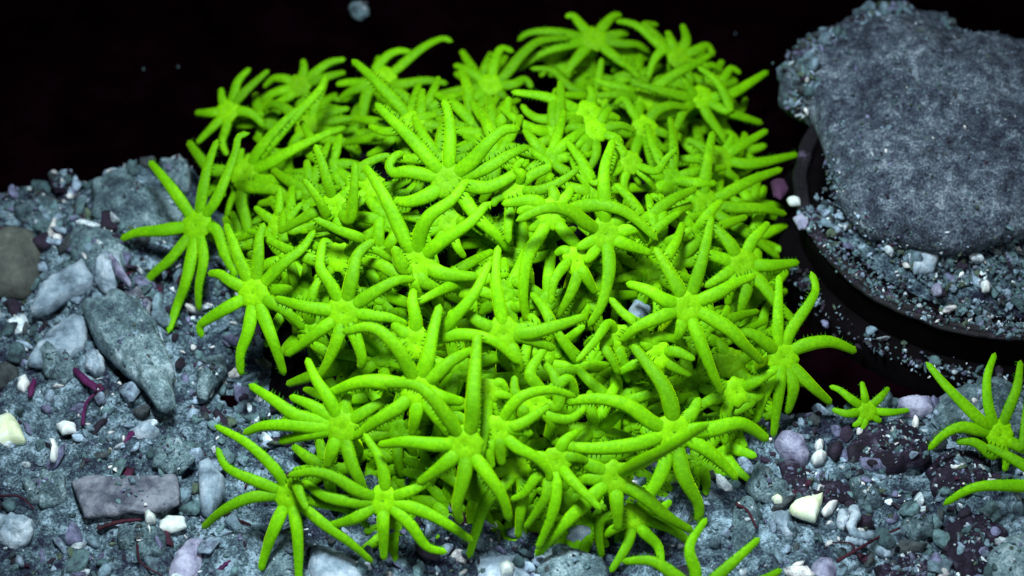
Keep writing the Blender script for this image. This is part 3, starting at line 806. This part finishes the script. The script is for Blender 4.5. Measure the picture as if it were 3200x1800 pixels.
def polyp(cx, cy, lvl, sc_, label, tents, reg=None, group=GROUP, fill=False, disc=True):
    global polyp_count
    polyp_count += 1
    cx, cy = conv((cx, cy), reg)
    base = surf(cx, cy)
    back = -ray(cx, cy)
    C = base + back * (0.075 + 0.056 * lvl)
    rad = Vector((C.x - MC.x, C.y - MC.y, 0))
    rad = rad * (1 / max(0.5, rad.length)) if rad.length > 0 else rad
    N = (TOCAM * 0.85 + Vector((0, 0, 0.15)) + rad * 0.33).normalized()
    # the foot of the stalk: straight under the crown against its facing
    foot = C - N * (0.05 + 0.045 * lvl) - Vector((0, 0, 0.02))
    gz = max(0.0, mound_h(foot.x, foot.y) * 0.82 - 0.08) - 0.02
    if foot.z > gz + 0.02: foot = Vector((foot.x, foot.y, gz))
    root = empty('star_polyp', foot)
    tag(root, label, 'star polyp', group)
    T = parse(tents, reg) if isinstance(tents, str) else tents
    s1 = 0.0180 * sc_
    for i, (pts, up, wd) in enumerate(T):
        # begin inside the disc, at a third of the way from the middle
        f = (pts[0][0] - cx, pts[0][1] - cy)
        fl = math.hypot(*f) or 1.0
        start = (cx + f[0] / fl * min(14, fl * 0.3), cy + f[1] / fl * min(14, fl * 0.3))
        P2 = [start] + pts
        acc = [0.0]
        for a, b in zip(P2, P2[1:]): acc.append(acc[-1] + math.hypot(b[0] - a[0], b[1] - a[1]))
        tot = acc[-1]; Lw = tot * 0.00124
        W = []
        for (px, py), s in zip(P2, acc):
            t = s / tot
            r = ray(px, py)
            hit = CPOS + r * ((C - CPOS).dot(N) / r.dot(N))
            lift = 0.10 * Lw * math.sin(math.pi * min(1, t * 1.0)) - (0.35 if fill else 0.13) * Lw * t * t + up * 0.055 * t + (rng.random() - 0.5) * 0.02 * t
            q = hit - r * lift
            mh = max(0.0, mound_h(q.x, q.y) * 0.82 - 0.08) + 0.016
            if q.z < mh: q = q - r * ((mh - q.z) / -r.z if r.z < 0 else 0)
            W.append(q - foot)
        V, F, FM = tentacle_mesh(W, s1 * wd * (0.93 + 0.14 * rng.random()), N, 0.3 + 0.7 * rng.random() if rng.random() < (0.35 if fill else 0.85) else 0, polyp_count * 13 + i)
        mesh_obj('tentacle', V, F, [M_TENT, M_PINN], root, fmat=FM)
    # oral disc, a fuzzy shallow dome with the mouth in the middle
    Rd = (0.036 if fill else 0.046) * sc_
    c = C - foot
    sx = N.cross(Vector((0, 0, 1))).normalized(); sy = sx.cross(N)
    V = []; F = []
    nr, na = 9, 30
    for i in range(nr + 1):
        f = i / nr
        for k in range(na):
            a = 2 * math.pi * k / na
            lob = 1 + 0.10 * math.cos(8 * a + polyp_count) * f
            ang = f * math.pi * 0.72
            r = Rd * math.sin(ang) * lob
            z = Rd * (0.24 * math.cos(ang)) + 0.006 * sc_
            z -= 0.005 * sc_ * math.exp(-(f / 0.12) ** 2)
            p = sx * math.cos(a) * r + sy * math.sin(a) * r + N * z
            V.append(c + p * (1 + 0.07 * noise.noise((C + p) * 60)))
    for i in range(nr):
        for k in range(na):
            k2 = (k + 1) % na
            F.append((i * na + k, (i + 1) * na + k, (i + 1) * na + k2, i * na + k2))
    d = mesh_obj('oral_disc', V, F, M_TENT if fill else M_DISC, root)
    V = []; F = []
    mc = c + N * (Rd * 0.24 + 0.0016 * sc_)
    for i in range(3):
        for k in range(10):
            a = 2 * math.pi * k / 10
            rr = (0.0005, 0.0032, 0.0044)[i] * sc_
            V.append(mc + sx * math.cos(a) * rr * 1.3 + sy * math.sin(a) * rr * 0.7 + N * (0.0, 0.001, -0.002)[i])
    for i in range(2):
        for k in range(10):
            F.append((i * 10 + k, (i + 1) * 10 + k, (i + 1) * 10 + (k + 1) % 10, i * 10 + (k + 1) % 10))
    mesh_obj('mouth', V, F, M_MOUTH, root)
    z0 = Vector((0, 0, 0))
    P = [z0, c * 0.35 - N * 0.01 * lvl * 0.3, c * 0.7 , c + N * 0.004]
    pp, _ = catmull(P, 8)
    V, F = tube(pp, [0.026 * sc_ * (1 - 0.25 * math.sin(math.pi * i / 7)) for i in range(8)])
    mesh_obj('stalk', V, F, M_TENT, root)
    return root

POLYPS = [
 # ---- back row
 ('R1', 1170, 640, 1.2, 0.95, 'dim isolated polyp at the upper left tip of the colony, against the black background',
  '1110,520 1095,400;1230,460 1270,330 1390,200;1280,500 1400,380 1580,220;1330,640 1430,680 1530,790;1000,650 835,650;1020,790 850,960;1150,800 1110,950 1160,1080'),
 ('R1', 1890, 380, 1.0, 0.95, 'blurred polyp right of the isolated upper left one, one blunt arm standing up',
  '1930,220 1920,110;1740,310 1620,310 1525,400;1700,430 1520,500 1400,610;1780,490 1650,560 1560,620;2030,260 2180,150 2350,110;2060,320 2200,280 2350,240;1960,500 1880,560 1850,640'),
 ('R2', 480, 800, 2.2, 1.05, 'back polyp with one long thick tentacle reaching up right to a bent tip',
  '400,700 520,560 650,510 780,540;430,640 430,560;620,690 860,490 1060,390 1175,420;640,850 900,810 1125,840;320,930 270,1150 245,1400;300,840 130,830 0,850;250,880 130,930 35,1000'),
 ('R2', 760, 1240, 2.6, 1.0, 'polyp with a single very long straight tentacle slanting up left over its neighbours',
  '640,1070 450,870 300,720 160,600 ^1;860,1310 920,1290 965,1335;560,1150 480,1090 390,1100;860,1180 1020,1150;620,1310 470,1320 330,1260;850,1120 860,980 870,890;1000,1260 1100,1240'),
 ('R2', 1560, 860, 2.0, 1.0, 'polyp in the notch of the top edge, two arms arching up, curled tip beside',
  '1330,710 1185,650;1590,650 1660,490 1790,520;1700,760 1880,540 2060,410 2360,380;1780,850 1900,800 1975,890;1230,910 945,960;1450,1080 1330,1300;1680,960 1730,1000;1400,980 1310,1030'),
 ('R3', 340, 400, 2.6, 1.05, 'topmost polyp of the colony, wide star with nearly straight tentacles against the black',
  '220,260 130,160 55,170;440,260 540,160 620,150;600,340 690,330;640,440 780,450 900,520;590,600 720,700 800,790;170,590 50,750;R2:2200,320 1950,330 1825,410;R2:2250,470 2020,560 1835,710'),
 ('R3', 1190, 590, 2.0, 0.95, 'polyp at the upper right corner with one arm arching far left over the topmost star',
  '1000,450 820,290 700,230 560,210;1120,420 1080,310;1270,400 1230,240;1380,500 1480,460 1550,560;1050,500 950,600 885,790;900,290 850,240 990,250;1300,760 1340,860;1440,660 1540,660 1640,720'),
 ('R3', 850, 1010, 3.0, 1.0, 'polyp below the topmost star with flat tentacles pointing left and one short one straight down',
  '620,950 360,965 ^1;800,1100 800,1215 ^1;960,880 1200,720 1370,640 1540,530 ^1;640,890 480,850 340,800;1000,1060 1190,1040;720,1100 640,1050 480,1030;980,1120 1060,1220;1000,1000 1100,980'),
 ('R3', 1410, 990, 3.0, 1.0, 'polyp inside the upper right corner with one curved tentacle like a hoop beside it',
  '1250,970 980,900 715,830 ^1;1330,920 1240,790 ^1;1480,1150 1620,1350 1700,1480;1650,1110 1850,1180 2040,1240;1690,1110 1660,960 1560,800 1385,670 ^1;1250,1110 1170,1280 1090,1410 ^1;1100,1150 860,1200;1700,950 1900,840 2095,715'),
 ('R3', 1560, 860, 1.5, 0.9, 'polyp at the right end of the top edge, its tip hooked like a finger',
  '1640,800 1720,690 1820,740;1480,770 1420,660;1740,830 1780,800;1560,1000 1540,1100;1440,930 1380,880;1800,1100 1850,1050 1880,980;1680,1000 1740,1040'),
 (None, 1516, 240, 1.8, 0.85, 'polyp under the topmost star with one blunt tentacle standing upright in front of it',
  '1505,210 1514,146 ^1;1450,240 1392,237 ^2;1440,222 1390,178 1333,172;1560,290 1590,305;1600,222 1645,215;1470,290 1450,320;1530,310 1560,340'),
 (None, 1478, 288, 2.6, 1.05, 'upper middle polyp with broad arms lying left below the notch of the top edge',
  '1410,312 1322,352;1430,266 1370,243 1286,231;1530,290 1560,300;1490,240 1480,215;1370,300 1330,285 1312,262;1520,330 1550,370;1460,340 1420,352 1360,360'),
 (None, 775, 318, 2.2, 1.0, 'upper left polyp, one arm straight up and another drooping right to a hook',
  '790,270 806,235 822,190;815,350 865,358 905,402;820,306 891,297;826,285 880,272;722,276 685,261 660,282;740,360 720,420;830,330 870,320'),
 ('R1', 1350, 1260, 3.2, 1.15, 'large polyp of the left side with thick arms fanning up right',
  '1480,1030 1680,790 1880,600 ^1;1620,930 1880,640 2090,420 2150,270 ;1600,1150 1900,980 2230,830 ^1;1500,1330 1800,1320 2150,1325 ^1;R4:1300,95 1650,140 2000,270 ^1;R4:1300,250 1350,450 1380,640 1400,850;1240,1240 1000,1220 860,1070 765,935;1280,1150 1300,1050 1330,1020'),
 (None, 1496, 330, 2.4, 0.9, 'polyp half hidden behind the upper middle, three narrow arms hanging down side by side',
  '1455,360 1410,412;1470,380 1441,420;1500,385 1485,420 1462,445;1560,315 1600,330;1440,320 1420,335;1520,290 1535,270;1555,354 1541,415 1549,484'),
 (None, 1620, 322, 3.6, 1.0, 'upper right interior polyp, one arm arching left and a long one hanging down',
  '1570,335 1540,305 1490,291 1427,305 ^1;1640,400 1655,460 1668,528 ^1;1600,370 1592,412;1670,335 1712,352;1650,280 1690,265 1730,272;1590,280 1570,250 1545,262;1660,370 1700,372'),
 (None, 1585, 410, 1.8, 0.85, 'small polyp between the hanging arms of the upper right interior',
  '1569,390 1611,465;1540,420 1523,470 1521,515;1650,430 1675,400 1703,372 ^2;1570,460 1580,500;1630,450 1650,480;1560,370 1545,345;1530,440 1500,460 1480,452'),
 # ---- right flank
 ('R6', 1770, 320, 3.0, 1.0, 'polyp at the right edge with two straight arms pointing at the grey rock',
  '1950,200 2250,20 R;2100,360 2560,265;1850,450 1960,520;1760,470 1760,620 1800,760 1860,905 ^2;1500,310 1350,310;1640,220 1540,160 1430,110;1680,480 1450,560 1180,610 ^1;1860,170 1900,60'),
 ('R6', 1610, 770, 4.0, 1.1, 'right side polyp, one arm standing straight up and another slanting down right',
  '1610,600 1650,300 1700,30;1900,800 2200,810 2440,870;1400,780 1200,760;1850,650 2100,520 2400,410;1820,920 2050,1060 2370,1310 ^1;1480,690 1330,620;1700,860 1500,900 1385,810 ^1;1540,860 1400,940'),
 (None, 1865, 665, 4.8, 1.15, 'broad right edge polyp, a short arm pointing right and one slanting down right',
  '1835,612 1790,560;1820,652 1775,640 1735,650;1940,668 2010,660;1915,712 1965,775 2010,818 ^1;1825,690 1773,722;1890,610 1910,585 1935,560;1880,720 1868,765 1862,810;1840,720 1830,770'),
 (None, 1968, 897, 4.6, 1.1, 'lower right edge polyp with an arm arching right into the dark',
  '2025,868 2090,860 2155,885;1990,831 2037,762 2052,725 2040,683;1956,847 1957,793 1960,690;1921,859 1885,838 1838,840 ^1;2037,966 2092,1016;1962,966 1945,1100;1927,981 1900,1065;1996,975 1980,1042'),
 ('R15', 1310, 1115, 0.3, 0.72, 'smallest polyp, sitting alone on the gravel at the foot of the black plug',
  '1180,1020 1090,950 1010,920;1290,980 1270,880;1420,1010 1490,930;1500,1130 1660,1110;1150,1140 1030,1105;1250,1210 1195,1240;1400,1190 1430,1190;1290,1230 1270,1300'),
 ('R15', 2370, 1310, 1.6, 1.0, 'polyp on the gravel at the right edge with a long thin arm pointing up left',
  '2200,1170 1970,940 1790,725;2290,1080 2280,850 2345,650;2450,1110 2520,930 2550,710;2200,1270 2060,1250 1930,1310 1805,1435;R16:2380,450 2230,350 2070,340;R16:2440,380 2490,480 2475,590;2560,1400 2590,1200 2600,1000;2480,1380 2600,1450'),
 (None, 2650, 1225, 1.2, 1.0, 'polyp cut off by the right border, one wavy arm lying left on the gravel',
  '2560,1222 2480,1222 2430,1235 2373,1270;2590,1180 2540,1150 2480,1120;2700,1150 2720,1080;2700,1290 2750,1350;2620,1290 2600,1350;2720,1220 2800,1230'),
 # ---- left flank
 (None, 497, 567, 4.6, 1.1, 'leftmost polyp of the colony, a big open star overhanging the gravel',
  '440,485 405,440 375,405;512,470 525,410 547,350;545,500 590,390 600,345 628,335;400,580 345,585 303,602;430,650 385,690 345,738;470,700 445,770 423,838;512,650 500,720 500,782;545,580 565,640 596,700'),
 (None, 640, 737, 5.2, 1.1, 'round faced polyp of the left edge, right of and below the leftmost star',
  '600,650 585,605 567,562;650,640 652,600 664,560;710,665 760,625 792,578;580,708 553,690 523,688;570,775 520,805 503,822 508,850;625,830 605,890 606,945;680,840 700,895 715,945;R9:1150,160 1300,260 1450,420'),
 (None, 866, 785, 5.2, 1.1, 'neat star polyp left of centre with all eight arms spread evenly',
  '835,720 805,670 815,600;885,700 900,640 943,602;770,772 690,750;950,730 1000,705 1045,703;800,835 718,895;850,850 830,900 803,950;940,795 980,800 1028,818;895,850 910,900 905,930'),
 ('R1', 1150, 1290, 1.5, 0.85, 'polyp squeezed behind the leftmost star, mostly hidden by it',
  '1000,1200 880,1080 770,960;1250,1150 1300,1250;1100,1400 1130,1500;1250,1420 1190,1560 1150,1700;1020,1400 940,1500'),
 # ---- centre
 ('R5', 1290, 690, 5.0, 1.2, 'largest polyp of the upper centre, one arm curling back like a question mark',
  '1100,480 900,250 650,10 560,-90;1300,450 1310,250 1290,20 1240,-130;1540,480 1700,300 1850,180 2010,170 ^1;1680,560 1900,430 2100,340;1650,760 1900,660 2100,480;1000,620 860,600 740,610 700,530 760,440 850,410;1100,830 900,900 720,890;1430,850 1600,1080 1800,1260 1900,1400'),
 (None, 1050, 660, 5.2, 1.2, 'large polyp just left of the middle with three long arms rising like horns',
  'R5:860,1300 700,950 560,700 440,530;R5:1000,1250 1100,1050 1330,880 1485,670 ^1;R5:1200,1320 1500,1120 1680,930 1715,975 ^1;1120,690 1205,696;R7:840,280 745,60 ^1;1045,715 1055,765;R7:1040,420 1250,500;1000,690 960,668 905,655'),
 (None, 1388, 537, 4.6, 1.1, 'polyp of the centre whose long arm arches right and comes down over its neighbour',
  '1419,532 1481,516 1543,521 1594,547 1655,605 ^2;1340,505 1262,513;1360,590 1328,645 1316,740 1328,815;1420,585 1460,625 1515,685;1425,495 1440,468;1340,520 1300,535;1395,495 1385,465;1365,560 1330,580'),
 (None, 1293, 478, 4.2, 0.9, 'narrow polyp of the upper centre with one arm curving right like a bow',
  '1350,480 1400,462 1458,423 ^1;1285,520 1278,570 1280,612 ^1;1310,440 1300,420 1318,400 ^1;1340,440 1380,415 1335,378;1250,500 1240,520'),
 (None, 1521, 588, 4.6, 1.15, 'polyp right of centre under a bowed arm that hides its upper left side',
  '1475,562 1430,530 1370,525 1298,556 ^2;1532,650 1530,700 1512,770 1480,822 ^1;1568,612 1640,638;1572,580 1605,576 1630,612;1482,610 1450,625;1522,520 1520,430 1543,350;1490,640 1470,660;1560,550 1600,540'),
 (None, 1727, 770, 5.8, 1.15, 'brightest open star right of centre, eight arms clear of everything around',
  '1706,725 1670,660 1647,622;1748,715 1769,644 1791,542;1806,737 1850,712 1902,692;1790,800 1838,831 1870,865 1920,914;1758,850 1790,931 1818,995;1712,830 1700,858;1660,798 1600,825 1562,860;1672,755 1630,730 1575,712'),
 (None, 1267, 838, 4.6, 1.1, 'polyp at the middle of the colony with one long arm standing straight up',
  '1263,804 1247,704 1253,617;1205,810 1163,775;1305,845 1360,862 1395,880;1330,838 1400,820 1475,795;1300,900 1310,940;1220,870 1195,885;1345,820 1330,790'),
 (None, 1047, 862, 4.4, 1.1, 'polyp below the horned one with an arm arching right and drooping at its tip',
  '1110,848 1180,842 1243,859 1307,916 ^1;1045,800 1038,760 1040,725;1004,870 965,868;1015,836 985,815;1037,893 1030,920;1110,830 1150,790 1195,735 1233,655 ^1;1075,900 1090,920'),
 (None, 1180, 722, 3.2, 0.9, 'polyp whose flat arm lies left across the middle of the colony',
  '1140,718 1090,740 1036,768 ^3;1230,740 1270,760;1210,690 1240,660;1150,690 1135,670;1190,770 1195,800;1230,700 1280,690'),
 (None, 1050, 978, 5.2, 1.2, 'large polyp of the lower centre with one arm arching up left over the star above',
  '1030,929 992,866 935,824 860,836 ^1;1075,904 1088,841 1107,765;1100,940 1140,905 1192,878;980,963 905,962 826,990;1002,1025 945,1060 888,1103;1047,1040 1035,1098;1110,1000 1168,1012;1095,1045 1130,1098'),
 (None, 1169, 1117, 5.8, 1.15, 'large polyp of the bottom centre with two long arms rising above its face',
  '1135,1065 1085,998 1040,968 965,968 ^1;1187,1061 1191,991 1202,833;1095,1118 1020,1112 950,1120;1122,1166 1050,1218;1169,1191 1150,1270 1158,1318;1227,1195 1265,1254 1282,1312'),
 (None, 1228, 985, 4.6, 0.85, 'thin polyp seen side on between the bottom centre faces, its arm hanging straight down',
  '1222,1070 1207,1158 ^2;1258,962 1278,990;1205,1000 1180,1010;1240,1030 1262,1060;1250,990 1290,1000', ),
 (None, 1252, 1082, 4.6, 1.0, 'polyp below the middle with a long bow shaped arm reaching right',
  '1280,1030 1320,994 1385,981 1448,998;1300,1125 1345,1150 1378,1185 1382,1215;1257,1120 1263,1172;1312,1066 1385,1018 ;1290,1080 1340,1092;1230,1130 1238,1180'),
 (None, 1400, 1160, 3.4, 0.95, 'polyp left of the lower right face, one narrow arm slanting down right',
  '1440,1210 1512,1282 ^2;1350,1150 1340,1180;1420,1110 1455,1085;1350,1200 1320,1240 1285,1258;1380,1200 1371,1255 1320,1330;1440,1150 1480,1160;1400,1220 1391,1290 1352,1382'),
 (None, 1693, 1085, 5.4, 1.25, 'largest polyp of the lower right with very long arms reaching left and down',
  '1640,1063 1575,1018 1497,1003 1415,1013;1600,1118 1500,1128 1430,1122 1379,1103;1690,1030 1665,965 1591,867;1775,1130 1831,1179 1855,1208;1721,1199 1757,1269 1756,1315;1660,1200 1594,1296 1547,1366;1790,1080 1865,1066 1934,1108;1740,1040 1760,1000'),
 (None, 1546, 1202, 3.4, 1.15, 'fuzzy faced polyp under the longest lower right arms',
  '1600,1168 1680,1126 1784,1064 ^7;1495,1175 1440,1155 1412,1150;1490,1204 1448,1208;1500,1235 1480,1255;1552,1268 1556,1335;1590,1235 1610,1250;1620,1250 1680,1300 1745,1338;1500,1240 1414,1324 1347,1399'),
 ('R20', 770, 590, 2.9, 1.0, 'polyp hidden beneath the bow shaped arm, a few of its arms showing above it',
  '880,500 960,450 1000,550;800,520 740,420 800,310 850,240;660,540 650,430;850,660 960,680 1060,610;860,690 830,790;700,640 720,740;900,600 880,440 805,345'),
 (None, 1305, 1175, 2.6, 0.95, 'polyp of the bottom edge with arms hanging straight down towards the pale stones',
  '1316,1230 1310,1290 1303,1355;1270,1220 1222,1265 1178,1405;1340,1200 1380,1190;1290,1130 1280,1100;1250,1190 1220,1200;1340,1150 1350,1130'),
 (None, 1595, 1300, 1.4, 0.95, 'lowest polyp under the lower right face, short arms pointing at the bottom border',
  '1620,1338 1655,1375 1665,1420;1577,1372 1535,1440;1680,1325 1740,1368;1520,1300 1506,1340 1515,1403;1540,1270 1520,1250;1660,1280 1690,1260;1545,1330 1520,1350'),
 (None, 1750, 1500, 1.8, 1.0, 'polyp cut off by the bottom border with arms fanning up to the gravel',
  '1750,1440 1735,1375 1778,1303;1700,1450 1640,1412 1564,1413;1810,1445 1860,1400 1912,1353;1890,1470 1968,1433;1690,1530 1650,1560;1800,1550 1850,1580'),
 (None, 1836, 915, 2.8, 1.05, 'fuzzy faced polyp half buried between the bright star and the lower right edge',
  '1815,870 1808,850;1875,900 1900,890;1870,940 1900,960;1800,950 1780,985;1790,900 1765,890;1890,960 1950,935 1955,928;1850,965 1840,1050 1823,1118'),
 (None, 1850, 985, 3.8, 1.0, 'polyp of the lower right interior with one straight arm rising right',
  '1900,960 1955,928 ^1;1780,1010 1730,1052;1825,1040 1824,1120;1890,1010 1845,1042;1900,1000 1925,985;1800,960 1780,930'),
 (None, 1655, 893, 3.2, 0.95, 'polyp tucked under the bright star, its arms laid flat to the left',
  '1700,885 1748,905 ^1;1650,850 1690,850 1730,876;1600,815 1565,785 1533,748;1590,920 1553,939;1640,940 1650,985;1700,925 1740,945;1620,860 1590,840'),
 (None, 1560, 850, 2.6, 0.9, 'polyp beside the bit of grey debris caught in the colony',
  '1560,890 1572,925 1582,962;1530,815 1495,860 1450,910 ^2;1520,870 1540,905 1556,942 ^1;1590,820 1610,800;1500,850 1470,870;1600,870 1640,880'),
 (None, 1450, 655, 2.8, 0.95, 'polyp in the central gap with one curved arm hanging like a sickle',
  '1428,660 1395,705 1385,767 ^1;1470,690 1500,740;1420,630 1395,640;1490,650 1530,660;1450,700 1430,750 1400,800;1480,620 1485,600'),
 # ---- left interior
 (None, 842, 519, 3.4, 1.0, 'fuzzy faced polyp of the left interior between two upright arms',
  '825,460 810,410 792,363 ^1;880,550 890,480 893,408 ^2;825,545 800,500 764,450 ^2;875,480 895,455;800,530 770,545 700,585;880,520 920,500 ;850,570 855,590'),
 (None, 855, 648, 2.8, 1.0, 'fuzzy faced polyp of the left interior under a crossing arm',
  '910,606 850,578 789,550 ^3;815,610 808,650 ;900,655 950,662 1000,705 ^1;930,624 985,654;800,655 750,640 664,598;820,690 790,700;880,700 900,730;810,625 760,610'),
 (None, 702, 565, 1.6, 0.85, 'small shaded polyp in the left interior behind the round faced one',
  '740,580 800,560 ;702,530 704,470;670,545 640,520;730,545 760,510;700,600 740,640 750,670;665,585 620,580'),
 (None, 940, 470, 2.4, 0.9, 'shaded polyp left of the large upper centre one, with short toothed arms',
  '900,430 960,395 1010,400 ;920,430 940,400;985,470 1035,450;960,510 990,520;900,500 890,540;970,490 1030,480;905,460 900,440'),
 (None, 860, 1075, 5.0, 1.1, 'lower left star polyp with arms fanned out left over the dark hollow',
  '790,1024 728,997;750,1047 690,1008 626,967;828,1005 795,955 771,900;870,1012 880,985;920,1035 990,995;775,1092 700,1112;835,1135 822,1178;885,1165 905,1210 922,1258;790,1075 733,1070 660,1072 611,1092'),
 (None, 728, 1245, 3.8, 1.0, 'polyp at the bottom left corner of the colony with long arms over the gravel',
  '695,1185 622,1116 539,1070;655,1215 590,1188 562,1165 546,1125;630,1252 560,1285 508,1330;690,1330 668,1390 655,1438;745,1320 750,1380 752,1475;810,1315 880,1365 938,1416;742,1210 755,1245 773,1283 ^2;800,1262 872,1282 930,1328'),
 (None, 964, 1258, 4.8, 1.0, 'bottom left polyp, one arm standing up and one bent like an elbow',
  '900,1236 845,1203 790,1187 723,1197 ^1;968,1213 956,1157 915,1090;895,1262 820,1250 762,1210;1033,1235 1096,1205;1060,1285 1130,1322 1189,1362;1030,1318 1072,1374 1125,1390;964,1324 966,1410;900,1300 870,1312 828,1322'),
 (None, 1130, 560, 1.6, 0.9, 'shaded polyp in the gap between the two large central ones',
  '1080,560 1030,545 990,550;1150,620 1170,650;1180,560 1220,590 ^1;1100,610 1090,650;1130,515 1120,500;1060,590 1000,600'),
]
for reg, cx, cy, lvl, sc_, label, tt in POLYPS:
    polyp(cx, cy, lvl, sc_, label, tt.replace(' R;', ';').replace(' ;', ';'), reg)

# the deeper layer: small shaded polyps that fill the tangle between the named ones
FILL = [(700, 400), (1060, 285), (990, 560), (1110, 405), (1200, 330), (1380, 400), (1690, 450), (1750, 590), (1640, 690), (1380, 760),
        (1480, 740), (1400, 880), (1310, 950), (1480, 930), (1550, 1010), (1420, 1060), (960, 640), (960, 745), (780, 830), (880, 920),
        (960, 900), (1100, 720), (1160, 930), (940, 1130), (1080, 1190), (1200, 1240), (1420, 1250), (1640, 980), (1740, 960), (1860, 800),
        (1690, 1000), (1310, 650), (1240, 590), (1620, 560), (1210, 210), (1790, 220), (720, 650), (1120, 1030), (1840, 1040), (1330, 1050),
        (660, 300), (930, 250), (1900, 520), (1900, 700), (1500, 480), (1000, 330), (780, 480), (880, 340), (1250, 400), (1400, 340), (1700, 300), (1600, 190), (1500, 1080), (1130, 1270), (820, 1180), (1350, 540), (760, 740)]
LAND = [(574, 281, 'the isolated upper left polyp'), (1490, 100, 'the topmost polyp'), (1540, 270, 'the upright blunt arm'), (497, 567, 'the leftmost polyp'),
        (640, 737, 'the round faced left polyp'), (866, 785, 'the even eight armed star'), (1125, 455, 'the polyp with the question mark arm'), (1050, 660, 'the horned polyp'),
        (1388, 537, 'the central polyp with an overarching arm'), (1727, 770, 'the brightest open star'), (1267, 838, 'the arm standing up in the middle'), (1050, 978, 'the large lower centre polyp'),
        (1169, 1117, 'the large bottom centre face'), (1693, 1085, 'the largest lower right polyp'), (1546, 1202, 'the fuzzy lower right face'), (860, 1075, 'the lower left star'),
        (964, 1258, 'the arm bent like an elbow'), (1770, 505, 'the right polyp with an upright arm'), (1865, 665, 'the broad right edge polyp'), (1968, 897, 'the lower right edge polyp'),
        (619, 433, 'the thick armed left polyp'), (1235, 215, 'the notch of the top edge'), (1620, 322, 'the long hanging arm'), (1610, 780, 'the caught grey debris'),
        (842, 519, 'the fuzzy left interior face'), (1815, 390, 'the polyp pointing at the rock'), (765, 213, 'the blurred back polyp'), (960, 250, 'the bent back arm')]
DIRS = ['right of', 'below right of', 'below', 'below left of', 'left of', 'above left of', 'above', 'above right of']
fr = random.Random(5)
used_labels = set()
def deep_label(x, y):
    for adj in ('shaded little polyp deep in the tangle, ', 'second little polyp hidden in the tangle, ', 'dimmest little polyp, '):
        for lx, ly, nm in sorted(LAND, key=lambda q: math.hypot(q[0] - x, q[1] - y))[:4]:
            k = int(round(math.atan2(y - ly, x - lx) / (math.pi / 4))) % 8
            t = adj + DIRS[k] + ' ' + nm
            if len(t.split()) <= 16 and t not in used_labels:
                used_labels.add(t); return t
FILL += [(1180, 300), (1240, 330), (1660, 620), (1890, 600), (1880, 760), (1905, 940), (1400, 150), (1580, 150), (1700, 200), (560, 620), (600, 600), (700, 500), (830, 420), (960, 420), (1050, 430), (1160, 600), (1560, 700), (1600, 640), (1700, 660), (1800, 880), (1230, 1000),
         (1000, 1080), (1560, 930), (1450, 560), (1340, 250), (1830, 450), (1860, 380), (1760, 400), (1120, 820), (900, 560), (1000, 900), (1270, 740), (1760, 840), (1910, 850),
         (860, 1000), (1150, 340), (800, 270), (1480, 200), (1720, 160), (1650, 230), (1800, 300), (1480, 410), (1300, 1130), (1450, 1160), (1600, 1060), (740, 560), (690, 700), (1020, 1170), (1230, 1300), (900, 720)]
FILL = FILL[:67] + [q for q in FILL[67:] if not (950 < q[0] < 1560 and 240 < q[1] < 620)]
FILL += [(1130, 1320), (1400, 1320), (1570, 1120), (1810, 1120), (1650, 1220), (1050, 1240), (1760, 1170), (1300, 1290), (1480, 1330), (990, 1330)]
for k, (fx, fy) in enumerate(FILL):
    ts = []
    a0 = fr.uniform(0, 0.8)
    rim = math.hypot((fx - 1270) / 760, (fy - 735) / 640)
    lim = 1.0 if rim < 0.72 or fy > 900 else max(0.5, 1.0 - (rim - 0.72) * 2.4)
    if fy > 1000 and rim > 0.72: lim = 0.72
    for j in range(8):
        a = a0 + j * math.pi / 4 + fr.uniform(-0.25, 0.25)
        L = fr.uniform(95, 175) * lim; bend = fr.uniform(-0.38, 0.38)
        pts = [(fx + L * f * math.cos(a + bend * f), fy + L * f * 0.9 * math.sin(a + bend * f)) for f in (0.3, 0.65, 1.0)]
        ts.append((pts, fr.uniform(-0.6, 0.4) if fr.random() < 0.9 or lim < 1 else fr.uniform(1.0, 2.2), 1.0))
    polyp(fx, fy, fr.uniform(-1.5, -0.4) if k > 66 else fr.uniform(-0.8, 0.7), 1.0, deep_label(fx, fy), ts, group='shaded polyps deep between the bigger ones', fill=True)
